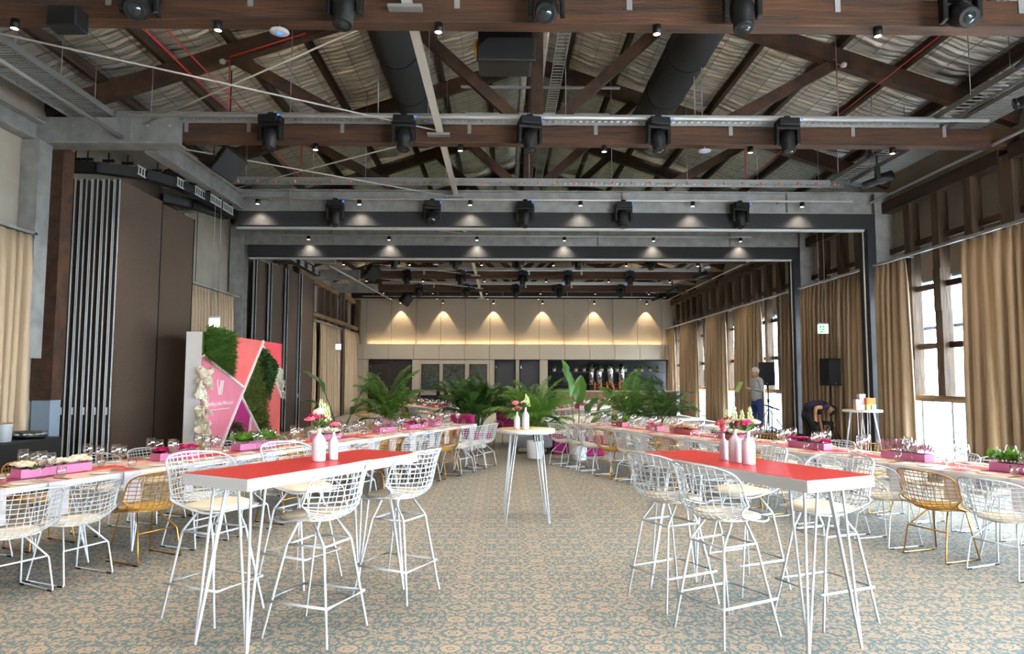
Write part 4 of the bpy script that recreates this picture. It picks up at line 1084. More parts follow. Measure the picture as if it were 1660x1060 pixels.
vase(-1.19,5.08,Z1,.195,.034,'smaller white bottle vase tucked behind larger one on left bar table',[('hot',.04,.01,0)])
vase(1.565,5.07,Z1,.185,.031,'slim grey-white bottle vase with single protea on right bar table',[('protea',.03,0,0),('bloom' if False else 'hot',.065,-.015,.02)])
vase(1.605,4.95,Z1,.225,.042,'middle white bottle vase of lime spikes on right bar table',[('lime',.09,.0,.0),('lime',.06,-.05,.02),('cream',.05,-.02,-.01),('magenta',.03,.03,0),('magenta',.05,-.04,.02)])
vase(1.655,4.83,Z1,.22,.043,'rightmost white bottle vase of lime spikes on right bar table',[('lime',.09,.02,.0),('lime',.07,-.03,.02),('cream',.05,.04,-.01),('magenta',.045,-.03,-.02),('cream',.05,0,.03)])
vase(.165,8.03,1.03,.195,.036,'shorter white bottle vase with pink blooms on round aisle table',[('hot',.03,-.02,0),('peach',.02,.02,0),('hot',.09,.01,.02)],.28)
vase(.262,8.01,1.03,.245,.041,'taller white bottle vase with lily on round aisle table',[('lime',.08,.01,0),('cream',.05,-.02,.01),('lime',.05,.03,.01)],.3)
# gift boxes
for a in ((6.72,12.75,.16,.09,.10,0,'blush','pale pink gift box on the round table by curtains'),(6.86,12.72,.08,.09,.10,0,'lime_pale','pale green gift box beside the pink one'),(6.95,12.71,.08,.09,.10,0,'mint','mint gift box at right front of the gift table'),
          (6.98,12.86,.16,.12,.22,0,'orange','tall orange gift box at the back of gift table'),(6.78,12.92,.13,.1,.19,0,'white','white gift box with dark print between pink and orange boxes'),(6.90,13.02,.12,.1,.29,0,'white','tallest white gift box standing at the back')):
    x,y,w_,d_,h_,_,mt,lab = a; y += .3
    o = thing('gift_box', lab, 'gift box', (x,y,1.03), random.uniform(-.08,.08)); obj('carton', B().box(-w_/2,w_/2,-d_/2,d_/2,0,h_-.012), mt, o, bevel=.003); obj('lid', B().box(-w_/2-.003,w_/2+.003,-d_/2-.003,d_/2+.003,h_-.012,h_), mt, o, bevel=.002)

# ================================================================ plants
def frond_mesh(L_, elev, droop, seed, mat='leaf', nl=36, ll=.36):
    rnd = random.Random(seed); m = B(); pts = []; p = Vector((0,0,0)); e = elev; n = 16
    for k in range(n+1):
        pts.append(p.copy()); p = p+Vector((math.cos(e),0,math.sin(e)))*L_/n; e -= droop/n*(.4+1.2*k/n)
    m.tube(pts, [.009*(1-.8*k/n) for k in range(n+1)], 5)
    for k in range(nl):
        q = .22+.78*k/(nl-1); i = q*n; a = int(min(i,n-1)); f = i-a; b_ = pts[a].lerp(pts[a+1],f); d = (pts[a+1]-pts[a]).normalized()
        ln = ll*math.sin(PI*(.18+.74*(k/(nl-1))))*rnd.uniform(.85,1.1)
        for sd in (-1,1):
            o = Vector((0,sd,0)); up = d.cross(Vector((0,1,0))); 
            if up.z < 0: up = -up
            dd = (d*.6+o*.85+up*.12*rnd.uniform(-.3,1.2)).normalized(); mid = b_+dd*ln*.5+Vector((0,0,-.03*ln)); tip = b_+dd*ln+Vector((0,0,-.38*ln)); wd = d*.016
            j = len(m.v); m.v += [tuple(b_),tuple(mid+wd),tuple(tip),tuple(mid-wd+Vector((0,0,.004)))]; m.f.append([j,j+1,j+2,j+3]); m.sm.append(False)
    return m.mesh('frond', mat)
FR_ = {m: [frond_mesh(1.4,1.32,1.5,1,m),frond_mesh(1.3,1.1,1.6,2,m),frond_mesh(1.15,.85,1.5,3,m),frond_mesh(1.4,1.48,1.1,4,m)] for m in ('leaf','leaf_dark')}
def pot(t, r, h, mat='pot_white'):
    p = obj('pot', B().lathe([(0,.0),(r*.8,0),(r*.84,.02),(r,h-.02),(r,h),(r*.92,h),(r*.9,h-.05),(0,h-.05)],28), mat, t); return obj('soil', B().lathe([(r*.91,h-.048),(r*.5,h-.035),(0,h-.03)],20), 'soil', t)
def palm(x, y, r, h, nf, scale, label, mat='leaf', seed=1, stem=.35):
    rnd = random.Random(seed); t = thing('potted_palm', label, 'palm', (x,y,0)); pot(t, r, h)
    for k in range(5):
        a = rnd.uniform(0,6.28); q = rnd.uniform(0,.07); obj('cane', B().tube([(math.cos(a)*q,math.sin(a)*q,h-.06),(math.cos(a)*q*1.8,math.sin(a)*q*1.8,h+stem)], .011, 6), 'stem', t)
    for k in range(nf):
        a = 2*PI*k/nf*1.618*2+rnd.uniform(-.3,.3); v = FR_[mat][k % 4]
        link('frond', v, t, (math.cos(a)*.04,math.sin(a)*.04,h+stem*rnd.uniform(.1,1)), (0,rnd.uniform(-.15,.15),a), scale*rnd.uniform(.8,1.1))
def bigleaf(L_, Wd, pet, elev, bend, seed, mat, torn=False):
    rnd = random.Random(seed); m = B(); n = 12; pts = []; p = Vector((0,0,0)); e = elev
    for k in range(8): pts.append(p.copy()); p = p+Vector((math.cos(e),0,math.sin(e)))*pet/8; e -= bend*.25/8
    pts.append(p.copy()); m.tube(pts, [.016-.001*k for k in range(9)], 6)
    spine = [p.copy()]; es = []
    for k in range(n): es.append(e); p = p+Vector((math.cos(e),0,math.sin(e)))*L_/n; spine.append(p.copy()); e -= bend*.75/n
    es.append(e)
    ph = rnd.uniform(0,6)
    def fn(a, b_):
        i = min(int(a*n),n); s = spine[i]; up = Vector((-math.sin(es[i]),0,math.cos(es[i]))); q = (b_-.5)*2
        w_ = Wd*math.sin(PI*min(1,(a*.92+.06)))**.75*(1+.05*math.sin(a*19+ph))
        if torn and int(a*n) in (4,8) and abs(q) > .5: w_ *= .72
        return s+Vector((0,1,0))*q*w_*.93+up*(abs(q)*w_*.32+.02*math.sin(a*11+q*3+ph)*abs(q))
    m.grid(fn, n, 8); m.tube(spine, [.008*(1-k/(n+1)) for k in range(n+1)], 5)
    return m.mesh('leaf', mat)
def banana(x, y, leaves, label, mat, potted=True, base=0.3):
    t = thing('banana_plant', label, 'banana plant', (x,y,0))
    pot(t, .19, .33)
    for i, (az, L_, Wd, pet, el, bend, mt) in enumerate(leaves):
        link('leaf', bigleaf(L_,Wd,pet,el,bend,i+3,mt,i%2 == 0), t, (math.cos(az)*.05,math.sin(az)*.05,base), (0,0,az))
banana(-3.55,15.30,[(2.9,.8,.15,1.05,1.38,1.25,'leaf_deep'),(.15,.75,.13,.95,1.28,.75,'leaf_deep'),(3.3,.55,.13,.7,1.3,1.7,'leaf_deep'),(2.7,.5,.12,.55,1.25,1.6,'leaf_deep'),(.3,.6,.12,.45,1.0,1.7,'leaf_deep'),(-.6,.5,.12,.6,1.2,1.2,'leaf_deep')],'tall dark green banana plant left, beside floral backdrop','leaf_deep')
palm(-2.85,17.30,.2,.35,24,1.0,'lush areca palm left of centre in front of the double doors','leaf',2,.3)
palm(-.55,16.30,.2,.35,28,1.0,'dense dark palm just left of the aisle under the paintings','leaf_dark',3,.35)
t = thing('fan_leaf_plant', 'broad-leaved dark green plant next to the dense palm', 'plant', (-.75,15.75,0)); pot(t,.18,.32)
for k in range(16):
    a = k*2.4; link('leaf', bigleaf(.42,.22,.55+.14*(k%5),1.2+.08*(k%4),1.3,k+30,'leaf_dark'), t, (0,0,.3), (0,0,a))
palm(.66,14.17,.18,.35,24,.92,'bushy areca palm in white pot behind the round aisle table','leaf',4,.3)
palm(.75,16.9,.18,.33,16,.9,'areca palm behind the grey ottoman and the white pot','leaf',14,.3)
banana(1.5,13.90,[(2.6,.78,.2,.95,1.5,.35,'leaf_big'),(1.2,.6,.15,.8,1.5,.35,'leaf_big'),(.2,.75,.13,.75,1.15,.9,'leaf_big'),(.5,.7,.12,.45,1.0,.9,'leaf_big'),(3.0,.6,.12,.5,1.15,1.7,'leaf_deep'),(-1.0,.5,.13,.65,1.3,1.0,'leaf_deep')],'banana plant with tall upright leaf in white pot right of the aisle','leaf_big')
palm(3.05,17.20,.2,.35,22,.92,'areca palm right of the tall banana leaf before the bar','leaf',5,.3)
palm(3.85,17.00,.2,.33,18,.9,'loose areca palm rightmost of the plants before the bar','leaf_dark',6,.3)

# ================================================================ floral backdrop
mw = thing('floral_backdrop', 'big angular pink and coral backdrop with moss and white flowers', 'backdrop', (-5.28,12.31,0))
ML, MH = 4.3, 2.42
obj('box', B().box(-.3,-.02,0,ML,0,MH-.0), 'media_side', mw)
def mp(poly, mat, d=.02, name='panel'): obj(name, B().prism(poly, (-.02,0,0), (0,1,0), (0,0,1), (1,0,0), d), mat, mw)
# coordinates (along the wall, height)
A_ = (0,1.95); K = (1.95,1.40); T = (3.0,MH); G = (1.25,1.62); J_ = (1.8,1.24)
mp([(0,0),(.55,0),K,G,(0,2.0)], 'media_pink')
mp([G,K,T,(1.25,MH)], 'media_coral')
mp([T,(ML,MH),(ML,1.7),(3.78,1.93),(2.9,2.32)], 'media_red')
mp([(3.2,1.15),(3.6,0),(ML,0),(ML,1.15),(3.6,1.75)], 'media_coral')
mp([(.55,0),(3.5,0),J_], 'media_magenta'); mp([(2.2,0),(3.5,0),(2.37,.82)], 'media_rose',.022)
mp([(0,2.0),G,(1.25,MH),(0,MH)], 'fern',.03); mp([J_,(2.9,2.32),(3.78,1.93),(3.6,1.75),(3.2,1.15),(3.6,0),(3.5,0)], 'moss',.024); mp([(3.78,1.93),(ML,1.7),(ML,1.15),(3.6,1.75)], 'media_side',.02)
def strip(a, b_): obj('white_strip', B().beam((.01,a[0],a[1]),(.01,b_[0],b_[1]),.045,.05,(1,0,0)), 'trim_white', mw)
strip((.55,0),T); strip((0,2.0),K); strip(J_,(3.5,0)); strip((2.2,0),(2.37,.82)); strip((3.6,1.75),(ML,1.15)); strip((2.9,2.32),(3.78,1.93))
def inside(p, poly):
    c = False; n = len(poly)
    for i in range(n):
        (x1,y1),(x2,y2) = poly[i],poly[i-1]
        if (y1 > p[1]) != (y2 > p[1]) and p[0] < (x2-x1)*(p[1]-y1)/(y2-y1)+x1: c = not c
    return c
def foliage(poly, mat, n, ln, wd, dep, seed, name):
    rnd = random.Random(seed); xs = [p[0] for p in poly]; ys = [p[1] for p in poly]; m = B(); k = 0
    while k < n:
        p = (rnd.uniform(min(xs),max(xs)), rnd.uniform(min(ys),max(ys)))
        if not inside(p, poly): continue
        k += 1; b_ = Vector((rnd.uniform(.0,dep),p[0],p[1])); d = Vector((rnd.uniform(.4,1),rnd.uniform(-1,1),rnd.uniform(-1,.5))).normalized(); sd = d.cross(Vector((rnd.random(),rnd.random(),1))).normalized()*wd; l = ln*rnd.uniform(.6,1.2)
        i = len(m.v); m.v += [tuple(b_),tuple(b_+d*l*.5+sd),tuple(b_+d*l),tuple(b_+d*l*.5-sd)]; m.f.append([i,i+1,i+2,i+3]); m.sm.append(False)
    o = obj(name, m, mat, mw); o['kind'] = 'stuff'
foliage([(-.02,2.0),(1.2,1.68),(1.24,MH+.03),(0,MH+.1)], 'fern', 3600, .17, .012, .05, 1, 'fern_foliage')
foliage([(2.9,2.26),(3.75,1.92),(3.6,1.6),(3.25,1.1),(2.95,1.6),(2.65,1.98)], 'ivy', 1700, .1, .03, .08, 2, 'ivy_foliage')
foliage([(1.84,1.24),(2.65,1.98),(2.95,1.6),(3.2,1.1),(3.62,0),(3.5,0),(2.4,.85)], 'moss', 3200, .09, .014, .05, 3, 'moss_foliage')
foliage([(.75,.1),(1.9,.05),(1.8,.7),(1.35,.78)], 'leaf_deep', 900, .12, .016, .08, 4, 'moss_foliage')
WB = rosette('rose_cream',.06,4)
rnd = random.Random(12)
for k in range(95):
    z = .02+1.75*k/95; link('flower_head', WB, mw, (.03+rnd.uniform(-.05,.03), rnd.uniform(-.1,.26), z), (rnd.uniform(-.5,.5),1.3+rnd.uniform(-.5,.5),rnd.uniform(0,6)), rnd.uniform(.8,1.3))
for k in range(55):
    u_ = rnd.uniform(0,1); y = 3.66+.66*rnd.random(); z = 1.72-(y-3.6)*.86+.06+.42*rnd.random()*min(1,(y-3.55)*2.5)
    if z > 1.93-(y-3.78)*.45: continue
    link('flower_head', WB, mw, (.03,y,z), (rnd.uniform(-.5,.5),1.4,rnd.uniform(0,6)), rnd.uniform(.9,1.3))
def text(body, size, loc, rot, mat, parent, name, ext=.001):
    c = bpy.data.curves.new(name,'FONT'); c.body = body; c.size = size; c.extrude = ext; c.align_x = 'CENTER'; c.materials.append(MATS[mat])
    o = bpy.data.objects.new(name, c); C.objects.link(o); o.parent = parent; o.location = loc; o.rotation_euler = rot; return o
lg = B()
def bar(a, b_, w_=.028): lg.beam((.003,a[0],a[1]),(.003,b_[0],b_[1]),.006,w_,(0,1,0) if False else (0,-(b_[1]-a[1]),(b_[0]-a[0])))
cx_, cz_ = .78, 1.42
bar((cx_-.13,cz_+.14),(cx_-.05,cz_-.13)); bar((cx_-.05,cz_-.13),(cx_+.03,cz_+.14)); bar((cx_-.13,cz_+.14),(cx_-.09,cz_+.14)); bar((cx_+.0,cz_-.13),(cx_+.09,cz_+.14)); bar((cx_+.07,cz_-.13),(cx_+.15,cz_+.14))
obj('logo', lg, 'trim_white', mw)
text('Wedding Ladies Who Lunch', .105, (.002,.82,1.10), (PI/2,0,PI/2), 'trim_white', mw, 'lettering')
obj('underline', B().box(0,.003,.4,1.25,1.02,1.03), 'trim_white', mw)

# ================================================================ people
def skin(name, joints, edges, mat, parent, sub=2):
    me = bpy.data.meshes.new(name); keys = list(joints); me.from_pydata([joints[k][0] for k in keys], [(keys.index(a),keys.index(b_)) for a,b_ in edges], [])
    o = link(name, me, parent); me.materials.append(MATS[mat])
    md = o.modifiers.new('skin','SKIN'); md.use_smooth_shade = True
    for k, v in zip(keys, me.skin_vertices[0].data):
        r = joints[k][1]; v.radius = r if isinstance(r,tuple) else (r,r)
    me.skin_vertices[0].data[0].use_root = True
    s_ = o.modifiers.new('sub','SUBSURF'); s_.levels = sub; s_.render_levels = sub
    return o
def chain(*ks): return list(zip(ks[:-1], ks[1:]))
def hand(J, E, wrist, wname, d, n, side, L_=.085, curl=.4):
    # palm and five fingers, growing along d from the wrist; n = palm normal
    d = Vector(d).normalized(); n = Vector(n).normalized(); s = d.cross(n).normalized()*side; w0 = Vector(wrist)
    J[wname+'_palm'] = (tuple(w0+d*.05),(.036,.018)); E.append((wname, wname+'_palm'))
    for k, (off, ln) in enumerate(((-.027,.062),(-.009,.075),(.009,.08),(.027,.072))):
        b_ = w0+d*.09+s*off; m1 = b_+d*ln*.5+n*curl*.02; t1 = m1+(d*(1-curl)+n*curl).normalized()*ln*.5
        J['%s_f%da' % (wname,k)] = (tuple(b_),.0095); J['%s_f%db' % (wname,k)] = (tuple(m1),.009); J['%s_f%dc' % (wname,k)] = (tuple(t1),.0075)
        E += [(wname+'_palm','%s_f%da' % (wname,k))]+chain('%s_f%da' % (wname,k),'%s_f%db' % (wname,k),'%s_f%dc' % (wname,k))
    b_ = w0+d*.035+s*.04; t1 = b_+(d*.7+s*.6).normalized()*.045; J[wname+'_t0'] = (tuple(b_),.012); J[wname+'_t1'] = (tuple(t1),.009); E += [(wname+'_palm',wname+'_t0'),(wname+'_t0',wname+'_t1')]
def head(J, E, neck, base, up, fwd):
    # skull and jaw as a short chain on the neck
    up = Vector(up).normalized(); fwd = Vector(fwd).normalized(); b_ = Vector(base)
    J['jaw'] = (tuple(b_+up*.03+fwd*.025),(.062,.068)); J['skull'] = (tuple(b_+up*.115+fwd*.01),(.078,.092)); J['crown'] = (tuple(b_+up*.19),(.055,.07))
    E += [(neck,'jaw'),('jaw','skull'),('skull','crown')]
def face_parts(t, base, up, fwd, skinmat, hairmat):
    up = Vector(up).normalized(); fwd = Vector(fwd).normalized(); sd = up.cross(fwd); b_ = Vector(base)
    obj('nose', B().lathe([(0,-.012),(.014,-.006),(.012,.012),(.004,.035),(0,.038)],8,tuple(b_+up*.075+fwd*.098),True,up), skinmat, t)
    for s in (-1,1):
        obj('ear', B().lathe([(0,-.03),(.014,-.02),(.018,0),(.014,.02),(0,.03)],8,tuple(b_+up*.09+sd*s*.078-fwd*.005),True,up), skinmat, t)
        obj('eye', B().lathe([(0,-.009),(.009,0),(0,.009)],8,tuple(b_+up*.108+sd*s*.032+fwd*.088),True,fwd), 'black_gloss', t)
        obj('brow', B().tube([tuple(b_+up*.128+sd*s*.015+fwd*.094),tuple(b_+up*.13+sd*s*.045+fwd*.084)],.005,5), hairmat, t)
    obj('mouth', B().tube([tuple(b_+up*.04+sd*.022+fwd*.086),tuple(b_+up*.038+fwd*.093),tuple(b_+up*.04-sd*.022+fwd*.086)],.006,5), 'pink_pale', t)
    # hair cap covering the top and the back of the skull
    m = B(); n = 14
    R = Matrix((sd,fwd,up)).transposed()
    def fn(a, q):
        th = 2*PI*q; lim = .52*PI+.28*PI*(.5-.5*math.sin(th)); ph = a*lim      # lower at the back
        return b_+up*.115+R@Vector((.086*math.sin(ph)*math.cos(th), .104*math.sin(ph)*math.sin(th)-.006, .105*math.cos(ph)+.006*math.sin(5*th)*math.sin(ph)))
    m.grid(fn, 8, 20); obj('hair', m, hairmat, t)
# the man standing on the stage, turned to the left
SZ = .2
m1 = thing('person', 'standing person in light grey blazer and blue jeans holding green card', 'person', (6.55,17.80,SZ), PI/2+.25)   # local +Y is forward
hb = (0,.02,1.50)
J = {'pelvis':((0,0,.92),(.09,.065)),'chest':((0,.0,1.28),(.11,.07)),'neckb':((0,-.01,1.42),(.07,.065)),'neck':((0,.005,1.49),(.055,.055))}
E = chain('pelvis','chest','neckb','neck'); head(J,E,'neck',hb,(0,.08,1),(0,1,-.1))
for s, nm in ((-1,'l'),(1,'r')):
    J[nm+'sh'] = ((s*.18,-.01,1.38),.05); J[nm+'el'] = ((s*.22,-.02,1.10),.038); J[nm+'wr'] = ((s*.14,.24,1.16),.026)
    E += [('neckb',nm+'sh')]+chain(nm+'sh',nm+'el',nm+'wr'); hand(J,E,J[nm+'wr'][0],nm+'wr',(-s*.35,.9,.15),(-s,.2,.3),s,curl=.55)
    J[nm+'hip'] = ((s*.09,0,.86),.06); J[nm+'kn'] = ((s*.10,.03*s,.48),.045); J[nm+'an'] = ((s*.10,-.02,.09),.04); J[nm+'toe'] = ((s*.12,.15,.04),(.04,.03))
    E += [('pelvis',nm+'hip')]+chain(nm+'hip',nm+'kn',nm+'an',nm+'toe')
skin('body', J, E, 'skin', m1); face_parts(m1, hb, (0,.08,1), (0,1,-.1), 'skin', 'hair_grey')
J = {'hem':((0,0,.76),(.175,.135)),'waist':((0,0,1.04),(.155,.115)),'chest':((0,0,1.27),(.175,.125)),'coll':((0,-.01,1.41),(.10,.08))}; E = chain('hem','waist','chest','coll')
for s, nm in ((-1,'l'),(1,'r')):
    J[nm+'s'] = ((s*.18,-.01,1.37),.068); J[nm+'e'] = ((s*.225,-.02,1.10),.055); J[nm+'w'] = ((s*.15,.20,1.15),.04); E += [('coll',nm+'s')]+chain(nm+'s',nm+'e',nm+'w')
skin('blazer', J, E, 'blazer', m1)
J = {'top':((0,0,1.0),(.115,.09)),'hipc':((0,0,.9),(.13,.105))}; E = [('top','hipc')]
for s, nm in ((-1,'l'),(1,'r')):
    J[nm+'h'] = ((s*.09,0,.82),.095); J[nm+'k'] = ((s*.10,.03*s,.48),.068); J[nm+'a'] = ((s*.10,-.02,.06),.055); E += [('hipc',nm+'h')]+chain(nm+'h',nm+'k',nm+'a')
skin('jeans', J, E, 'jeans', m1)
o = obj('clipboard', B().box(-.10,.10,-.006,.006,-.15,.15), 'tablet_green'); tag(o, 'pale green card held up by the standing person', 'card'); o.location = (6.55-.42,17.8+.10,SZ+1.2); o.rotation_euler = (.5,0,PI/2+.25)
# the man bending over to the right
m2 = thing('person', 'person in dark navy shirt and black trousers bending down to the right', 'person', (6.9,15.60,0), -PI/2+.15)
hb = (0,.50,.98); hu = (0,.75,-.62); hf = (0,-.55,-.8)
J = {'pelvis':((0,-.06,.93),(.09,.07)),'chest':((0,.24,1.03),(.11,.075)),'neckb':((0,.40,1.02),(.07,.07)),'neck':((0,.46,1.0),(.055,.055))}
E = chain('pelvis','chest','neckb','neck'); head(J,E,'neck',hb,hu,hf)
J['lsh'] = ((-.19,.34,.99),.05); J['lel'] = ((-.24,.42,.70),.04); J['lwr'] = ((-.22,.46,.45),.028)
J['rsh'] = ((.19,.34,.99),.05); J['rel'] = ((.27,.0,.98),.042); J['rwr'] = ((.2,.02,.74),.03)
for s, nm in ((-1,'l'),(1,'r')):
    E += [('neckb',nm+'sh')]+chain(nm+'sh',nm+'el',nm+'wr')
    J[nm+'hip'] = ((s*.1,-.05,.86),.065); J[nm+'kn'] = ((s*.13,.08,.47),.05); J[nm+'an'] = ((s*.14,.0,.09),.04); J[nm+'toe'] = ((s*.15,.17,.04),(.045,.035)); E += [('pelvis',nm+'hip')]+chain(nm+'hip',nm+'kn',nm+'an',nm+'toe')
hand(J,E,J['lwr'][0],'lwr',(.05,.1,-1),(1,0,0),1); hand(J,E,J['rwr'][0],'rwr',(-.3,.4,-.8),(-1,0,0),-1,curl=.3)
skin('body', J, E, 'skin_tan', m2); face_parts(m2, hb, hu, hf, 'skin_tan', 'hair_dark')
J = {'hem':((0,-.12,.93),(.16,.14)),'mid':((0,.1,1.0),(.165,.13)),'chest':((0,.26,1.03),(.175,.13)),'coll':((0,.39,1.02),(.1,.09))}; E = chain('hem','mid','chest','coll')
J['ls'] = ((-.19,.34,.99),.07); J['le'] = ((-.225,.40,.78),.058); J['rs'] = ((.19,.34,.99),.07); J['re'] = ((.25,.14,.985),.058); E += [('coll','ls'),('ls','le'),('coll','rs'),('rs','re')]
skin('shirt', J, E, 'navy', m2)
J = {'top':((0,.04,.98),(.11,.10)),'hipc':((0,-.07,.92),(.13,.12))}; E = [('top','hipc')]
for s, nm in ((-1,'l'),(1,'r')):
    J[nm+'h'] = ((s*.1,-.05,.84),.1); J[nm+'k'] = ((s*.13,.08,.47),.075); J[nm+'a'] = ((s*.14,.0,.06),.06); E += [('hipc',nm+'h')]+chain(nm+'h',nm+'k',nm+'a')
skin('trousers', J, E, 'black_cloth', m2)

# ================================================================ stage corner
t = thing('stage', 'low black stage platform under the standing person', 'stage', (6.7,17.90,0))
obj('deck', B().box(-.95,1.05,-.75,1.3,.17,.2), 'stage_black', t, bevel=.005); obj('skirt', B().box(-.94,1.04,-.74,1.29,0,.17), 'black_cloth', t)
def pa(x, y, z, h, label, rz, sw=.36):
    s_ = thing('speaker_stand', 'black tripod stand under the %s' % label, 'speaker stand', (x,y,z), rz)
    obj('pole', B().tube([(0,0,.15),(0,0,h)], .018, 8), 'black_sat', s_); obj('collar', B().lathe([(.03,0),(.03,.09),(0,.09)],10,(0,0,.78)), 'black_sat', s_)
    for k in range(3):
        a = k*2*PI/3+.5; c, s = math.cos(a), math.sin(a); l = obj('leg', B().tube([(0,0,.62),(c*.45,s*.45,.012)], .013, 6), 'black_sat', s_); obj('brace', B().tube([(0,0,.2),(c*.24,s*.24,.32)], .008, 5), 'black_sat', s_)
    c = thing('loudspeaker', label, 'speaker', (x,y,z+h), rz)
    body = obj('cabinet', B().prism([(-sw/2,-.16),(sw/2,-.16),(sw/2*.7,.18),(-sw/2*.7,.18)], (0,0,0), (1,0,0), (0,1,0), (0,0,1), .62), 'black_sat', c, bevel=.012)
    obj('grille', B().box(-sw/2+.02,sw/2-.02,-.172,-.158,.03,.59), 'speaker_grille', c); obj('handle', B().box(-.06,.06,.18,.2,.28,.33), 'black_gloss', c); obj('badge', B().box(-.02,.02,-.175,-.171,.045,.06), 'zinc', c)
pa(7.12,18.50,.2,1.24,'black loudspeaker right of the standing person',-.5,.42)
pa(7.5,15.80,0,1.46,'black loudspeaker above the bending person',.35)
t = thing('music_stand', 'music stand with white sheets beside the standing person', 'music stand', (6.85,17.60,.2))
obj('pole', B().tube([(0,0,.0),(0,0,.68)], .012, 6), 'black_sat', t)
for k in range(3): obj('leg', B().tube([(0,0,.22),(.2*math.cos(k*2.1),.2*math.sin(k*2.1),.01)], .009, 5), 'black_sat', t)
d_ = obj('desk', B().beam((-.17,-.02,.75),(.17,-.02,.62),.3,.012), 'black_sat', t); obj('sheet', B().beam((-.15,-.03,.757),(.13,-.03,.65),.26,.004), 'white', d_)
tag(obj('equipment_case', B().box(7.35,7.7,16.1,16.6,.55,.62).box(7.4,7.44,16.15,16.2,0,.55).box(7.62,7.66,16.5,16.55,0,.55), 'black_sat'), 'small black equipment table behind the tripod of near loudspeaker', 'equipment table')
tag(obj('monitor_box', B().prism([(-.25,0),(.25,0),(.25,.2),(.05,.34),(-.25,.34)],(5.0,15.8,0),(1,0,0),(0,0,1),(0,1,0),.35), 'black_sat', bevel=.015), 'black wedge monitor on the floor left of the stage', 'speaker')

# ================================================================ exit signs
def exit_sign(label, x, y, z, w_, h_, ztop, lit):
    t = thing('exit_sign', label, 'exit sign', (x,y,z))
    obj('panel', B().box(-w_/2,w_/2,-.015,.015,-h_/2,h_/2), 'sign_white', t)
    if lit:
        obj('green_field', B().box(-w_*.36,w_*.12,-.018,-.015,-h_*.4,h_*.4), 'sign_green', t)
        g = B(); cx = -w_*.12; g.lathe([(0,0),(.016,0),(.016,.002),(0,.002)],12,(cx+.005,-.018,h_*.27),False,(0,-1,0))
        for a, b_ in (((cx,h_*.18),(cx-.012,-.02)),((cx-.012,-.02),(cx+.035,-h_*.2)),((cx+.035,-h_*.2),(cx+.02,-h_*.36)),((cx-.012,-.02),(cx-.05,-h_*.3)),((cx,h_*.14),(cx+.05,h_*.05)),((cx,h_*.14),(cx-.045,h_*.02))):
            g.beam((a[0],-.019,a[1]),(b_[0],-.019,b_[1]),.002,.016,(0,1,0) if False else (1,0,.3))
        obj('pictogram', g, 'sign_white', t)
    obj('housing', B().box(-w_/2,w_/2,-.02,.02,h_/2,h_/2+.035), 'white', t)
    for s in (-1,1): obj('suspension', B().tube([(s*w_*.3,0,h_/2),(s*w_*.3,0,roof_z(x)+.03-z)], .006, 4), 'galv', t)
exit_sign('green and white running figure exit sign before the closed curtain', 7.45, 15.95, 2.77, .24, .21, 4.9, True)
exit_sign('white glowing exit sign above the floral backdrop seen from behind', -5.6, 13.5, 2.66, .2, .2, 5.2, False)
exit_sign('tiny white exit sign far left in front of curtain', -6.0, 25.2, 2.75, .2, .2, 5.3, False)

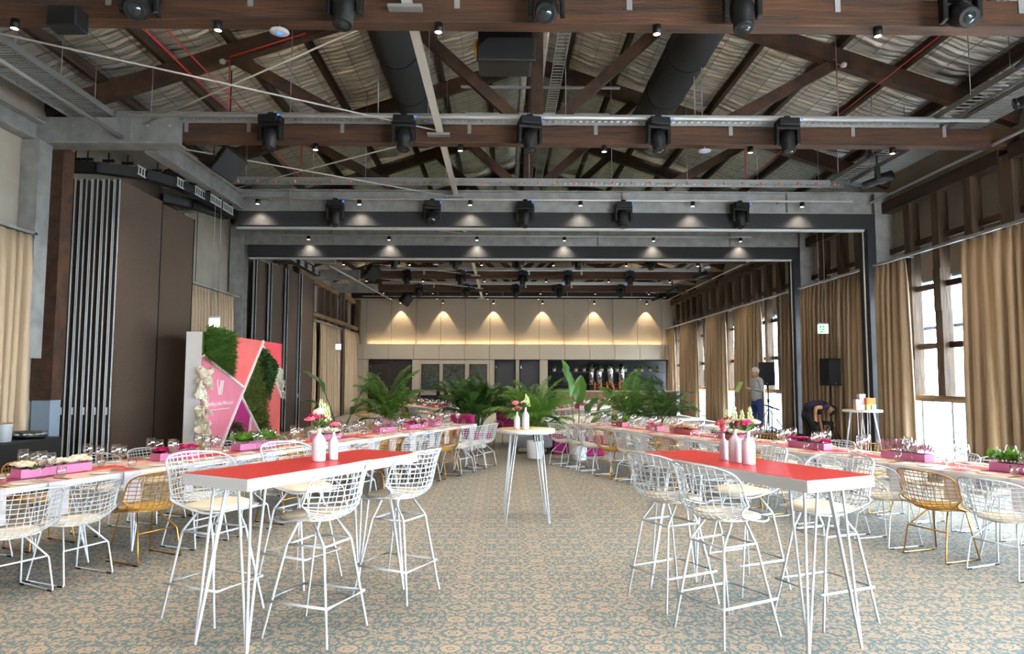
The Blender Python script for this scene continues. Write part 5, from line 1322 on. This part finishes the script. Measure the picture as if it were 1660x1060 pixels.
# ================================================================ end wall: paintings, console, bar
def painting(label, x0, x1, seed):
    t = thing('painting', label, 'painting', ((x0+x1)/2,32.7,1.7)); w_ = (x1-x0)/2; h = .59
    obj('frame', B().box(-w_,w_,-.03,.015,-h,-h+.03).box(-w_,w_,-.03,.015,h-.03,h).box(-w_,-w_+.03,-.03,.015,-h+.03,h-.03).box(w_-.03,w_,-.03,.015,-h+.03,h-.03), 'black_sat', t)
    mt = bpy.data.materials.new('seascape_%d' % seed); mt.use_nodes = True; nt = mt.node_tree; b_ = nt.nodes['Principled BSDF']; b_.inputs['Roughness'].default_value = .5
    tc = nt.nodes.new('ShaderNodeTexCoord'); sp = nt.nodes.new('ShaderNodeSeparateXYZ'); nt.links.new(tc.outputs['Generated'], sp.inputs[0])
    mpn = nt.nodes.new('ShaderNodeMapping'); mpn.inputs['Scale'].default_value = (2,2,4); mpn.inputs['Location'].default_value = (seed*3.1,0,seed); nt.links.new(tc.outputs['Generated'], mpn.inputs[0])
    nz = nt.nodes.new('ShaderNodeTexNoise'); nz.inputs['Scale'].default_value = 1.6; nz.inputs['Detail'].default_value = 5; nz.inputs['Distortion'].default_value = 1.5; nt.links.new(mpn.outputs[0], nz.inputs['Vector'])
    sk = nt.nodes.new('ShaderNodeValToRGB'); sk.color_ramp.elements[0].position = .35; sk.color_ramp.elements[0].color = lin('#0f1413'); sk.color_ramp.elements[1].position = .72; sk.color_ramp.elements[1].color = lin('#4a5247'); nt.links.new(nz.outputs['Fac'], sk.inputs[0])
    mp2 = nt.nodes.new('ShaderNodeMapping'); mp2.inputs['Scale'].default_value = (3,1,26); nt.links.new(tc.outputs['Generated'], mp2.inputs[0])
    n2 = nt.nodes.new('ShaderNodeTexNoise'); n2.inputs['Scale'].default_value = 1.5; nt.links.new(mp2.outputs[0], n2.inputs['Vector'])
    se = nt.nodes.new('ShaderNodeValToRGB'); se.color_ramp.elements[0].position = .45; se.color_ramp.elements[0].color = lin('#0a161e'); se.color_ramp.elements[1].position = .75; se.color_ramp.elements[1].color = lin('#52656e'); nt.links.new(n2.outputs['Fac'], se.inputs[0])
    hz = nt.nodes.new('ShaderNodeValToRGB'); hz.color_ramp.interpolation = 'LINEAR'; hz.color_ramp.elements[0].position = .30; hz.color_ramp.elements[0].color = (0,0,0,1); hz.color_ramp.elements[1].position = .31; hz.color_ramp.elements[1].color = (1,1,1,1); nt.links.new(sp.outputs[2], hz.inputs[0])
    mx = nt.nodes.new('ShaderNodeMix'); mx.data_type = 'RGBA'; nt.links.new(hz.outputs[0], mx.inputs[0]); nt.links.new(se.outputs[0], mx.inputs[6]); nt.links.new(sk.outputs[0], mx.inputs[7]); nt.links.new(mx.outputs[2], b_.inputs['Base Color'])
    MATS['sea%d' % seed] = mt
    obj('canvas', B().box(-w_+.03,w_-.03,-.015,.012,-h+.03,h-.03), 'sea%d' % seed, t)
painting('dark stormy seascape painting, leftmost of three on far wall', -3.85, -3.0, 1)
painting('dark stormy seascape painting, middle of three on far wall', -2.83, -1.79, 2)
painting('dark stormy seascape painting, rightmost and half hidden by plants', -1.58, -.74, 3)
t = thing('console_table', 'dark console table under the paintings on the far wall', 'console table', (-2.4,32.2,0)); obj('top', B().box(-1.6,1.6,-.25,.25,.78,.83), 'black_sat', t); obj('front', B().box(-1.55,1.55,-.2,.2,0,.78), 'charcoal', t)
for k in range(6):
    x = -3.0+k*.36; o = thing('ice_bucket', 'steel ice bucket on the far console, %s from left' % ORD[k], 'bucket', (x,32.2,.83), 0, 'buckets on the far console'); obj('shell', B().lathe([(0,0),(.08,0),(.1,.22),(.105,.22),(.09,.2),(0,.02)],14), 'chrome', o); obj('rim', B().tube([(.104*math.cos(a*.4),.104*math.sin(a*.4),.22) for a in range(15)],.006,5), 'zinc', o)
t = thing('side_stand', 'small dark stand by the double doors', 'stand', (-4.0,31.5,0)); obj('top', B().box(-.3,.3,-.2,.2,1.02,1.08), 'door_dark', t)
for s in (-.22,.22): obj('leg', B().box(s-.03,s+.03,-.15,.15,0,1.02), 'door_dark', t)
t = thing('bar_counter', 'bar counter with pale green top and timber front at far right', 'bar counter', (5.2,30.2,0)); obj('top', B().box(-2.9,2.4,-.35,.35,1.04,1.09), 'bar_top', t, bevel=.005)
for k in range(18): obj('front_plank', B().box(-2.85+k*.29,-2.85+k*.29+.28,-.3,-.27,.08,1.04), 'bar_front', t)
obj('carcass', B().box(-2.85,2.35,-.27,.3,.02,1.04), 'charcoal', t)
for z, l in ((1.35,'lower'),(1.95,'upper')):
    sh = thing('bar_shelf', '%s dark timber shelf behind the bar' % l, 'shelf', (0,33.3,z)); obj('board', B().box(2.3,8.0,-.13,.13,-.03,0), 'bar_timber', sh)
    for x in (2.35,4.2,6.2,7.9): obj('hanger', B().tube([(x,-.11,0),(x,-.11,2.5-z)], .008, 4), 'black_sat', sh)
POT = B().lathe([(0,0),(.07,0),(.09,.14),(.095,.14),(.08,.12),(0,.11)],10).mesh('pot','terracotta_white'); PL = tuft('leaf_dark',.12,18,21,.24,.035).mesh('foliage','leaf_dark')
for k, x in enumerate((2.5,2.95,3.55,3.95,4.35,4.8,5.15,5.55,5.95,6.45,6.75,7.15,7.5)):
    o = thing('shelf_plant', 'small potted plant on the upper bar shelf, %s from left' % ORD[k], 'potted plant', (x,33.28,1.95), k, 'plants on the bar shelf'); link('pot', POT, o); link('foliage', PL, o, (0,0,.12), None, random.uniform(.7,1.1))
BOT = {m: B().lathe([(0,0),(.037,0),(.038,.16),(.03,.2),(.013,.23),(.013,.29),(0,.29)],8).mesh('bottle',m) for m in ('bottle_dark','amber')}
for k in range(14): tag(link('bottle', BOT['bottle_dark'], None, (6.45+k*.1,33.28,1.35)), 'dark bottle in the row on the lower bar shelf', 'bottle', 'dark bottles on the lower bar shelf')
for k in range(6): tag(link('bottle', BOT['bottle_dark'], None, (2.6+k*.11,33.28,1.35)), 'dark bottle on lower bar shelf left of the banana leaf', 'bottle', 'dark bottles at left of the bar shelf')
for k in range(10): tag(link('bottle', BOT['amber'], None, (4.5+(k%5)*.3+random.uniform(-.03,.03),33.55+.12*(k//5),1.05+.14*(k//5))), 'amber glowing spirit bottle behind the bar', 'bottle', 'amber spirit bottles behind the bar')
t = thing('back_counter', 'dark back counter under the spirit bottles', 'counter', (0,33.6,0)); obj('top', B().box(2.3,8.0,-.22,.25,1.0,1.05), 'bar_timber', t); obj('front', B().box(2.35,7.95,-.18,.2,.1,1.0), 'black_sat', t); obj('riser', B().box(4.3,6.1,.02,.12,1.05,1.19), 'bar_timber', t)

# ================================================================ lounge pieces in the middle
t = thing('ottoman', 'long grey upholstered ottoman with wooden legs behind the potted palm', 'ottoman', (.66,15.20,0)); obj('cushion', B().box(-.42,.42,-.28,.28,.13,.36), 'ottoman', t, bevel=.05)
for sx in (-.34,.34):
    for sy in (-.2,.2): obj('leg', B().lathe([(.018,0),(.028,.13),(0,.13)],8,(sx,sy,0)), 'wood_leg', t)
t = thing('armchair', 'magenta velvet armchair on thin gold frame beside the aisle plants', 'armchair', (.22,17.30,0), .3)
obj('seat', B().box(-.3,.3,-.28,.3,.34,.46), 'velvet', t, bevel=.03); obj('backrest', B().beam((0,.27,.42),(0,.36,.86),.58,.1,(0,1,0)), 'velvet', t, bevel=.02)
for s in (-1,1): obj('frame', B().tube([(s*.32,-.3,0),(s*.32,-.3,.56),(s*.32,.36,.56),(s*.32,.36,0)], .012, 6), 'gold', t)
t2_ = dup(t, (-.62,14.75,0), 2.5, 'magenta velvet armchair with gold frame at far end of left long table')
t = thing('bench_sofa', 'pale lounge bench with magenta cushions right of the aisle', 'sofa', (1.55,16.30,0)); obj('base', B().box(-.8,.8,-.35,.35,.1,.4), 'cream_pad', t, bevel=.03); obj('back', B().box(-.8,.8,.3,.42,.4,.72), 'cream_pad', t, bevel=.03)
for s in (-.7,.7): obj('leg', B().box(s-.03,s+.03,-.3,.3,0,.1), 'wood_leg', t)
for x, y, z, l, r in ((1.2,16.3,.46,'magenta cushion lying on the lounge bench, left one',0),(1.85,16.4,.46,'magenta cushion lying on the lounge bench, right one',.2)):
    def cf(a, b_, x=x, y=y): return None
    tag(obj('cushion', B().lathe([(0,-.06),(.16,-.055),(.24,-.02),(.25,0),(.24,.02),(.16,.055),(0,.06)],4,(0,0,0)), 'velvet', None, (x,y,z), (0,0,PI/4+r), bevel=.02), l, 'cushion')
tag(obj('pouf', B().box(-.2,.2,-.2,.2,0,.4), 'velvet', None, (1.25,15.15,0), (0,0,.2), bevel=.03), 'magenta cube pouf beside the right row of chairs', 'pouf')
tag(obj('pouf', B().box(-.2,.2,-.2,.2,0,.4), 'velvet', None, (1.95,14.75,0), (0,0,-.1), bevel=.03), 'magenta cube pouf behind the right long table end', 'pouf')
t = thing('coffee_table', 'low white coffee table behind the right row of chairs', 'coffee table', (1.75,15.25,0)); obj('top', B().box(-.45,.45,-.3,.3,.38,.42), 'white_lam', t)
for sx in (-.4,.4):
    for sy in (-.25,.25): obj('leg', B().box(sx-.015,sx+.015,sy-.015,sy+.015,0,.38), 'white', t)

# ================================================================ serving table at the left
t = thing('serving_table', 'black-clothed serving table at the left image edge', 'table', (-6.72,8.95,0)); 
obj('tablecloth', B().box(-.3,.28,-1.6,1.42,.02,.75), 'black_cloth', t, bevel=.02)
for k, (x, y) in enumerate(((-6.6,9.05),(-6.62,9.45))):
    o = thing('ice_bucket', 'tall steel bucket on black serving table, %s from the image edge' % ORD[k], 'bucket', (x,y,.75)); obj('shell', B().lathe([(0,0),(.085,0),(.1,.24),(.108,.245),(.09,.235),(0,.02)],18), 'alu', o); obj('rim', B().tube([(.106*math.cos(a*PI/10),.106*math.sin(a*PI/10),.245) for a in range(20)],.006,5,closed=True), 'gold', o)
t = thing('glass_tray', 'black oval tray on the black serving table', 'tray', (-6.66,9.97,.75)); obj('dish', B().lathe([(0,0),(.2,0),(.24,.03),(.25,.06),(.24,.06),(.22,.03),(0,.02)],24), 'black_gloss', t)
UP = B().lathe([(.036,0),(.04,.045),(.034,.085),(.028,.085),(.03,.045),(.033,0)],10).mesh('tumbler','glassware')
for k in range(19):
    a = k*2.4; r = .045*math.sqrt(k); tag(link('tumbler', UP, None, (-6.66+r*math.cos(a)*1.05,9.97+r*math.sin(a)*1.05,.772)), 'upturned tumbler crowded on the black serving tray', 'tumbler', 'tumblers on the serving tray')
